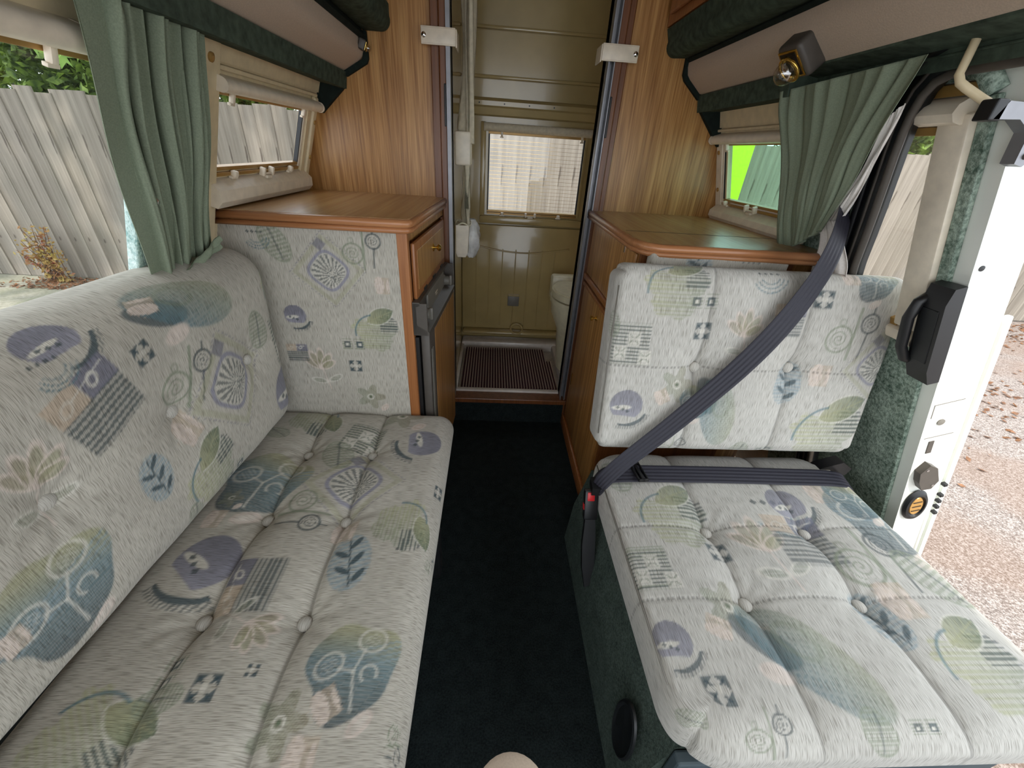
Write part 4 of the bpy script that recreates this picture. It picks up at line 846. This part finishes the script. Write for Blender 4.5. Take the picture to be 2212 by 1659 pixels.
for A0, A1, Z0, Z1 in ((.690, .712, gz0-.04, 1.165), (.690, 1.82, z0+.03, gz0-.038), (gb+.05, 1.82, gz0-.04, 1.19), (.712, gb+.05, 1.186, 1.205)): m.box(A0, A1, bd(Z0), bd(Z1), -.008, .002, .002)
m.build('felt_lining', 'felt', SD)
m = MB(FD); m.tube([(.697, bd(1.168), .0), (.715, bd(1.195), .002), (.74, bd(1.20), .0)], .014, 10); m.build('felt_corner', 'felt', SD, True)
m = MB(FD); m.box(.712, .765, bd(gz0-.002), bd(1.146), -.01, .014, .004); m.build('frame_upright', 'ivory', SD, auto=True)
m = MB(FD); m.box(.712, gb+.05, bd(gz0-.034), bd(gz0-.010), -.01, .016, .006); m.build('frame_sill', 'ivory', SD, auto=True)
m = MB(); T_ = FD@Matrix.Translation((.718, bd(gz0-.022), .012))@Matrix.Rotation(math.pi/2, 4, 'Y'); m.lathe([(0, -.008), (.012, -.008), (.013, 0), (.010, .004), (0, .005)], 16, T_); m.build('sill_end_cap', 'ivory', SD, auto=True)
m = MB(FD); m.box(ga, gb, bd(gz0-.010), bd(gz0+.004), -.02, .006, .001); m.box(ga, gb, bd(gz1-.012), bd(gz1), -.02, .004, .001); m.build('brass_rail', 'tan', SD)
m = MB(FD); m.box(ga, gb, bd(gz0), bd(gz1), -.046, -.042); m.build('window_pane', 'glass', SD)
m = MB(FD); m.box(.715, gb+.05, bd(1.168), bd(1.184), -.008, .004, .001); m.build('tan_head', 'tan', SD)
prof = [(0, 0), (0, 1)]
m = MB(); m.prism([(bd(1.133), -.006), (bd(1.133), .018), (bd(1.140), .030), (bd(1.152), .034), (bd(1.162), .026), (bd(1.166), .012), (bd(1.166), -.006)], .722, gb+.05, 'x', FD); m.build('blind_cassette', 'ivory', SD, auto=True)
# handle: housing with grip loop
H = MB(); H.prism([(bd(.700), 0), (bd(.700), .022), (bd(.730), .030), (bd(.865), .030), (bd(.892), .020), (bd(.892), 0)], .654, .700, 'x', FD)
hd = H.build('handle_housing', 'black', SD, auto=True)
m = MB(FD); m.box(.662, .694, bd(.745), bd(.852), .0285, .0315, .001); m.build('handle_recess', 'rubber', hd)
m = MB(FD); m.tube([(.700, bd(.728), .010), (.703, bd(.742), .034), (.704, bd(.77), .044), (.703, bd(.83), .044), (.700, bd(.860), .034), (.696, bd(.872), .012)], .0095, 12); m.build('grip', 'black', hd, True)
# fittings on the leading edge
FE = frame(tuple(FD @ Vector((a0, 0, 0))), (FD.col[2][0], FD.col[2][1], FD.col[2][2]), (FD.col[1][0], FD.col[1][1], FD.col[1][2]), (0, -1, 0))   # across(in), up, out to front
def EB(z): return bd(z)
m = MB(FE); m.lathe([(0, 0), (.008, 0), (.008, .002), (0, .003)], 16, Matrix.Translation((-.040, EB(.585), 0))); m.build('plug', 'grey', SD)
m = MB(FE); m.lathe([(0, 0), (.005, 0), (.005, .001), (0, .0015)], 14, Matrix.Translation((.0-.022, EB(.915), 0))); m.build('screw_hole', 'black', SD)
m = MB(FE)
for A0, A1, Z0, Z1 in ((-.076, -.016, .633, .6345), (-.076, -.016, .545, .5465), (-.0175, -.016, .60, .634)): m.box(A0, A1, EB(Z0), EB(Z1), 0, .0007)
m.build('access_outline', 'grey', SD)
m = MB(FE); m.box(-.040, -.028, EB(.500), EB(.535), 0, .0015, .001); m.build('striker_slot', 'charcoal', SD)
m = MB(); m.prism([(-.064, EB(.420)), (-.052, EB(.462)), (-.034, EB(.476)), (-.016, EB(.455)), (-.020, EB(.425)), (-.030, EB(.400)), (-.052, EB(.398))], 0, .016, 'z', FE); lt = m.build('latch', 'charcoal', SD)
for A_, Z_ in ((-.052, .41), (-.030, .462)): m = MB(FE); m.lathe([(0, 0), (.003, 0), (.003, .001), (0, .001)], 10, Matrix.Translation((A_, EB(Z_), .016))); m.build('screw', 'chrome', lt)
m = MB(FE); m.lathe([(0, 0), (.021, 0), (.023, .004), (.020, .010), (.016, .011), (.014, .006), (0, .006)], 28, Matrix.Translation((-.040, EB(.335), 0)), None, 1.2, 2.3); ct = m.build('contact_ring', 'rubber', SD, auto=True)
m = MB(FE); m.lathe([(0, .006), (.013, .006), (.012, .009), (0, .009)], 24, Matrix.Translation((-.040, EB(.335), 0)), None, 1.2, 2.4); m.build('contact_plate', 'amber', ct)
m = MB(FE)
for k in (-1, 0, 1): m.box(-.050, -.030, EB(.335+k*.014)-.001, EB(.335+k*.014)+.001, .009, .0105)
m.build('contact_divider', 'black', ct)
m = MB(FE)
for z in (.29, .31, .33, .35, .385): m.box(-.098, -.090, EB(z), EB(z+.008), 0, .010, .001)
m.build('edge_clip', 'black', SD)
# roller arm and tube
m = MB(); m.tube([(.660, .69, 1.235), (.661, .69, 1.200), (.661, .69, 1.182), (.664, .685, 1.172), (.672, .68, 1.166), (.690, .668, 1.154), (.702, .655, 1.144)], .0055, 12); tube_ = m
m = MB(); m.prism([(.695, 1.128), (.706, 1.150), (.82, 1.148), (.815, 1.12), (.794, 1.092), (.780, 1.074), (.766, 1.077), (.760, 1.116), (.735, 1.130)], .640, .660); RA = m.build('roller_arm', 'alu', SD, auto=True); tube_.build('bent_tube', 'cream', RA, True)
m = MB(); m.box(.688, .706, .640, .664, 1.126, 1.152, .002); m.build('clamp', 'rubber', RA)
for x, z in ((.776, 1.088), (.772, 1.122)): m = MB(); m.lathe([(0, 0), (.005, 0), (.004, .003), (0, .003)], 12, Matrix.Translation((x, .640, z))@Matrix.Rotation(math.pi/2, 4, 'X')); m.build('bolt', 'charcoal', RA)

# round pale disc at the bottom edge: top of the table leg post in the aisle
TP = thing('table_leg', 'round pale wooden table leg cap standing in the aisle floor', 'table leg', (.045, .16, 0))
m = MB(); m.lathe([(0, 0), (.05, 0), (.05, .006), (.022, .012), (.022, .36), (.022, .374)], 24, Matrix.Translation((.045, .150, 0))); m.build('post', 'alu', TP, auto=True)
m = MB(); m.lathe([(0, .372), (.044, .372), (.047, .378), (.046, .386), (.040, .390), (0, .390)], 32, Matrix.Translation((.045, .150, 0))); m.build('cap', 'padded', TP, auto=True)

# ---------------------------------------------------------------- outside
b = MB(); b.box(-14, 14, -4, 9, -.46, -.42); g_ = struct(b.build('ground', 'gravel'))
b = MB(); b.box(-12, -1.2, 1.2, 4.5, -.42, -.405); struct(b.build('path', 'slab'))
FN = thing('fence', 'tall weathered close board fence behind the van', 'fence', (0, 4.45, -.42))
pl = D.meshes.new('plank'); bm = bmesh.new()
vs = [bm.verts.new(p) for p in ((-.078, 0, 0), (.078, -.010, 0), (.078, .010, 0), (-.078, .008, 0), (-.078, 0, 1), (.078, -.010, 1), (.078, .010, 1), (-.078, .008, 1))]
for f in ((0, 1, 5, 4), (1, 2, 6, 5), (2, 3, 7, 6), (3, 0, 4, 7), (4, 5, 6, 7), (3, 2, 1, 0)): bm.faces.new([vs[i] for i in f])
bmesh.ops.recalc_face_normals(bm, faces=bm.faces[:]); bm.to_mesh(pl); bm.free(); pl.materials.append(M['fence'])
x = -9.5; k = 0
while x < 9.5:
    o = D.objects.new('plank', pl); COL.objects.link(o); o.parent = FN; o.matrix_parent_inverse = Matrix.Translation(FN.location).inverted()
    o.location = (x, 4.42+random.uniform(-.006, .006), -.40); o.scale = (1, 1, 1.655+random.uniform(-.02, .025)); o.rotation_euler = (0, random.uniform(-.006, .006), random.uniform(-.03, .03)); x += .142; k += 1
MB().box(-9.6, 9.6, 4.435, 4.49, .85, .93).build('rail', 'stem', FN); MB().box(-9.6, 9.6, 4.435, 4.49, .1, .18).build('rail', 'stem', FN)
MB().box(-9.6, 9.6, 4.43, 4.47, -.42, -.36).build('gravel_board', 'fence', FN)
# foliage
def leafcloud(name, c, rad, n, size, mat, parent, zmin=None):
    d = rng.normal(size=(n, 3)); d /= np.linalg.norm(d, axis=1)[:, None]; rr = rng.random(n)**.4; P_ = np.array(c)+d*rr[:, None]*np.array(rad)
    P_ += .12*np.array(rad)*np.sin(P_*7+3)
    a = rng.normal(size=(n, 3)); a /= np.linalg.norm(a, axis=1)[:, None]; b_ = np.cross(a, rng.normal(size=(n, 3))); b_ /= np.linalg.norm(b_, axis=1)[:, None]
    s_ = (size*(.6+.8*rng.random(n)))[:, None]; nn = np.cross(a, b_)
    V = np.stack([P_-a*s_, P_+b_*s_*.5+nn*s_*.15, P_+a*s_, P_-b_*s_*.5+nn*s_*.15], 1).reshape(-1, 3); Fc = np.arange(4*n).reshape(n, 4)
    o = raw(name, V, Fc, mat, parent, False); return o
def bush(loc, rad, n, size, label, mat='hedge'):
    t = thing('bush', label, 'bush', (loc[0], loc[1], -.42)); m = MB(); m.tube([(loc[0], loc[1], -.42), (loc[0]+.05, loc[1], loc[2]-.3), (loc[0], loc[1], loc[2]+.2)], [.07, .05, .02], 8)
    for k in range(6):
        a = k*1.05; m.tube([(loc[0], loc[1], loc[2]-.3), (loc[0]+math.cos(a)*rad[0]*.6, loc[1]+math.sin(a)*rad[1]*.6, loc[2]+rad[2]*.4)], [.03, .008], 6)
    m.build('branches', 'stem', t, True); o = leafcloud('foliage', loc, rad, n, size, mat, t); o['kind'] = 'stuff'; return t
bush((-3.6, 5.4, 1.6), (1.7, .7, .8), 26000, .05, 'dark green leafy bush behind the fence seen through the large left window')
bush((-7.0, 5.5, 1.8), (2.2, .7, 1.0), 16000, .06, 'green bush behind the far left end of the fence')
bush((4.9, 5.4, 1.6), (1.7, .7, .8), 24000, .05, 'green sunlit bush behind the fence seen through the door window')
bush((0.6, 5.8, 1.7), (1.8, .6, .7), 8000, .05, 'green bush behind the middle of the fence')
# maple branch close to the left window
MP = thing('maple_branch', 'bright green maple branch hanging close outside the left window', 'branch', (-2.6, 2.2, 1.7))
m = MB(); m.tube([(-3.4, 2.4, 1.9), (-2.6, 2.2, 1.62), (-2.2, 2.1, 1.45), (-1.95, 2.05, 1.38)], [.03, .018, .010, .004], 8); m.tube([(-2.6, 2.2, 1.62), (-2.5, 2.0, 1.4)], [.01, .004], 6); m.tube([(-2.2, 2.1, 1.45), (-2.15, 2.35, 1.42)], [.008, .003], 6); m.build('twigs', 'stem', MP, True)
bm = bmesh.new(); angs = [0, 25, 45, 70, 95, 118, 150, 180, 210, 242, 265, 290, 315, 335]; rr = [.25, .8, .42, 1.0, .45, .85, .5, 1.15, .5, .85, .45, 1.0, .42, .8]
angs = [a+180 for a in angs]
c0 = bm.verts.new((0, 0, 0)); ring = [bm.verts.new((math.cos(math.radians(a))*r_*.05, math.sin(math.radians(a))*r_*.05, .006*math.sin(math.radians(a*3))-.012*r_)) for a, r_ in zip(angs, rr)]
for i in range(len(ring)): bm.faces.new((c0, ring[i], ring[(i+1) % len(ring)]))
lm = D.meshes.new('leaf'); bm.to_mesh(lm); bm.free(); lm.materials.append(M['maple'])
for k in range(110):
    o = D.objects.new('leaf', lm); COL.objects.link(o); o.parent = MP; o.matrix_parent_inverse = Matrix.Translation(MP.location).inverted()
    t = random.random(); o.location = (-2.95+1.1*t+random.gauss(0, .12), 2.2-.1*t+random.gauss(0, .14), 1.60-.25*t+random.gauss(0, .10)); s_ = random.uniform(.8, 1.5); o.scale = (s_,)*3
    o.rotation_euler = (random.uniform(.3, 1.4), random.uniform(-.5, .5), random.uniform(0, 6.28))
o = leafcloud('dapple_canopy', (-3.6, 2.2, 3.9), (3.4, 1.3, .5), 6500, .08, 'maple', MP); o['kind'] = 'stuff'  # unseen leaf canopy added overhead to cast dappled shade on the fence
# weed at the foot of the fence
WD = thing('weed', 'tall reddish weed growing at the foot of the fence', 'plant', (-4.4, 4.25, -.42)); m = MB()
stems = []
for k in range(16):
    x0 = -4.42+random.uniform(-.10, .10); dx = random.uniform(-.22, .18); h = random.uniform(.25, .62); pts = [(x0, 4.25, -.42), (x0+dx*.4, 4.22, -.42+h*.6), (x0+dx, 4.2, -.42+h)]; stems.append(pts); m.tube(pts, [.006, .004, .002], 5)
m.build('stems', 'stem', WD, True); P_ = []
for s3 in stems:
    for q_ in range(40):
        t = random.random(); a_, b_, c_ = s3; p = Vector(a_)*(1-t)**2+2*Vector(b_)*t*(1-t)+Vector(c_)*t*t; P_.append(p+Vector((random.gauss(0, .025), random.gauss(0, .02), random.gauss(0, .015))))
P_ = np.array([tuple(p) for p in P_]); n = len(P_); a = rng.normal(size=(n, 3)); a /= np.linalg.norm(a, axis=1)[:, None]; b_ = np.cross(a, rng.normal(size=(n, 3))); b_ /= np.linalg.norm(b_, axis=1)[:, None]
V = np.stack([P_-a*.022, P_+b_*.010, P_+a*.022, P_-b_*.010], 1).reshape(-1, 3); o = raw('foliage', V, np.arange(4*n).reshape(n, 4), 'weed', WD, False); o['kind'] = 'stuff'
# leaf litter on the right ground and grass by the slab
n = 9000; P_ = np.stack([rng.uniform(2.2, 9, n), rng.uniform(1.5, 4.35, n), np.full(n, -.412)], 1); dens = .5+.5*np.sin(P_[:, 1]*2.6+P_[:, 0]*.5); P_ = P_[(rng.random(n) < dens*((P_[:, 1]-1.2)/3.1))]; n = len(P_)
ang = rng.random(n)*6.28; a = np.stack([np.cos(ang), np.sin(ang), rng.normal(size=n)*.2], 1); b_ = np.stack([-np.sin(ang), np.cos(ang), rng.normal(size=n)*.3], 1); s_ = (.012+.018*rng.random(n))[:, None]
V = np.stack([P_-a*s_, P_+b_*s_*.6, P_+a*s_, P_-b_*s_*.6], 1).reshape(-1, 3); o = raw('leaf_litter', V, np.arange(4*n).reshape(n, 4), 'litter', None, False); tag(o, 'brown leaf litter scattered on the gravel near the fence', 'leaves', kind='stuff')
n = 600; P_ = np.stack([rng.normal(-4.35, .22, n), rng.uniform(4.0, 4.38, n), np.full(n, -.398)], 1); ang = rng.random(n)*6.28; a = np.stack([np.cos(ang), np.sin(ang), rng.random(n)*.8], 1); b_ = np.stack([-np.sin(ang), np.cos(ang), ang*0], 1); s_ = (.01+.018*rng.random(n))[:, None]
V = np.stack([P_-a*s_, P_+b_*s_*.5, P_+a*s_, P_-b_*s_*.5], 1).reshape(-1, 3); o = raw('fallen_leaves', V, np.arange(4*n).reshape(n, 4), 'litter', None, False); tag(o, 'dry fallen leaves around the weed at the fence foot', 'leaves', kind='stuff')
# lime green board leaning on the fence
m = MB(); m.prism([(2.10, -.42), (2.46, -.42), (2.47, 1.3), (2.10, 1.3)], 4.30, 4.34); o = m.build('board', 'lime'); tag(o, 'lime green board against the fence seen through the right window', 'board')
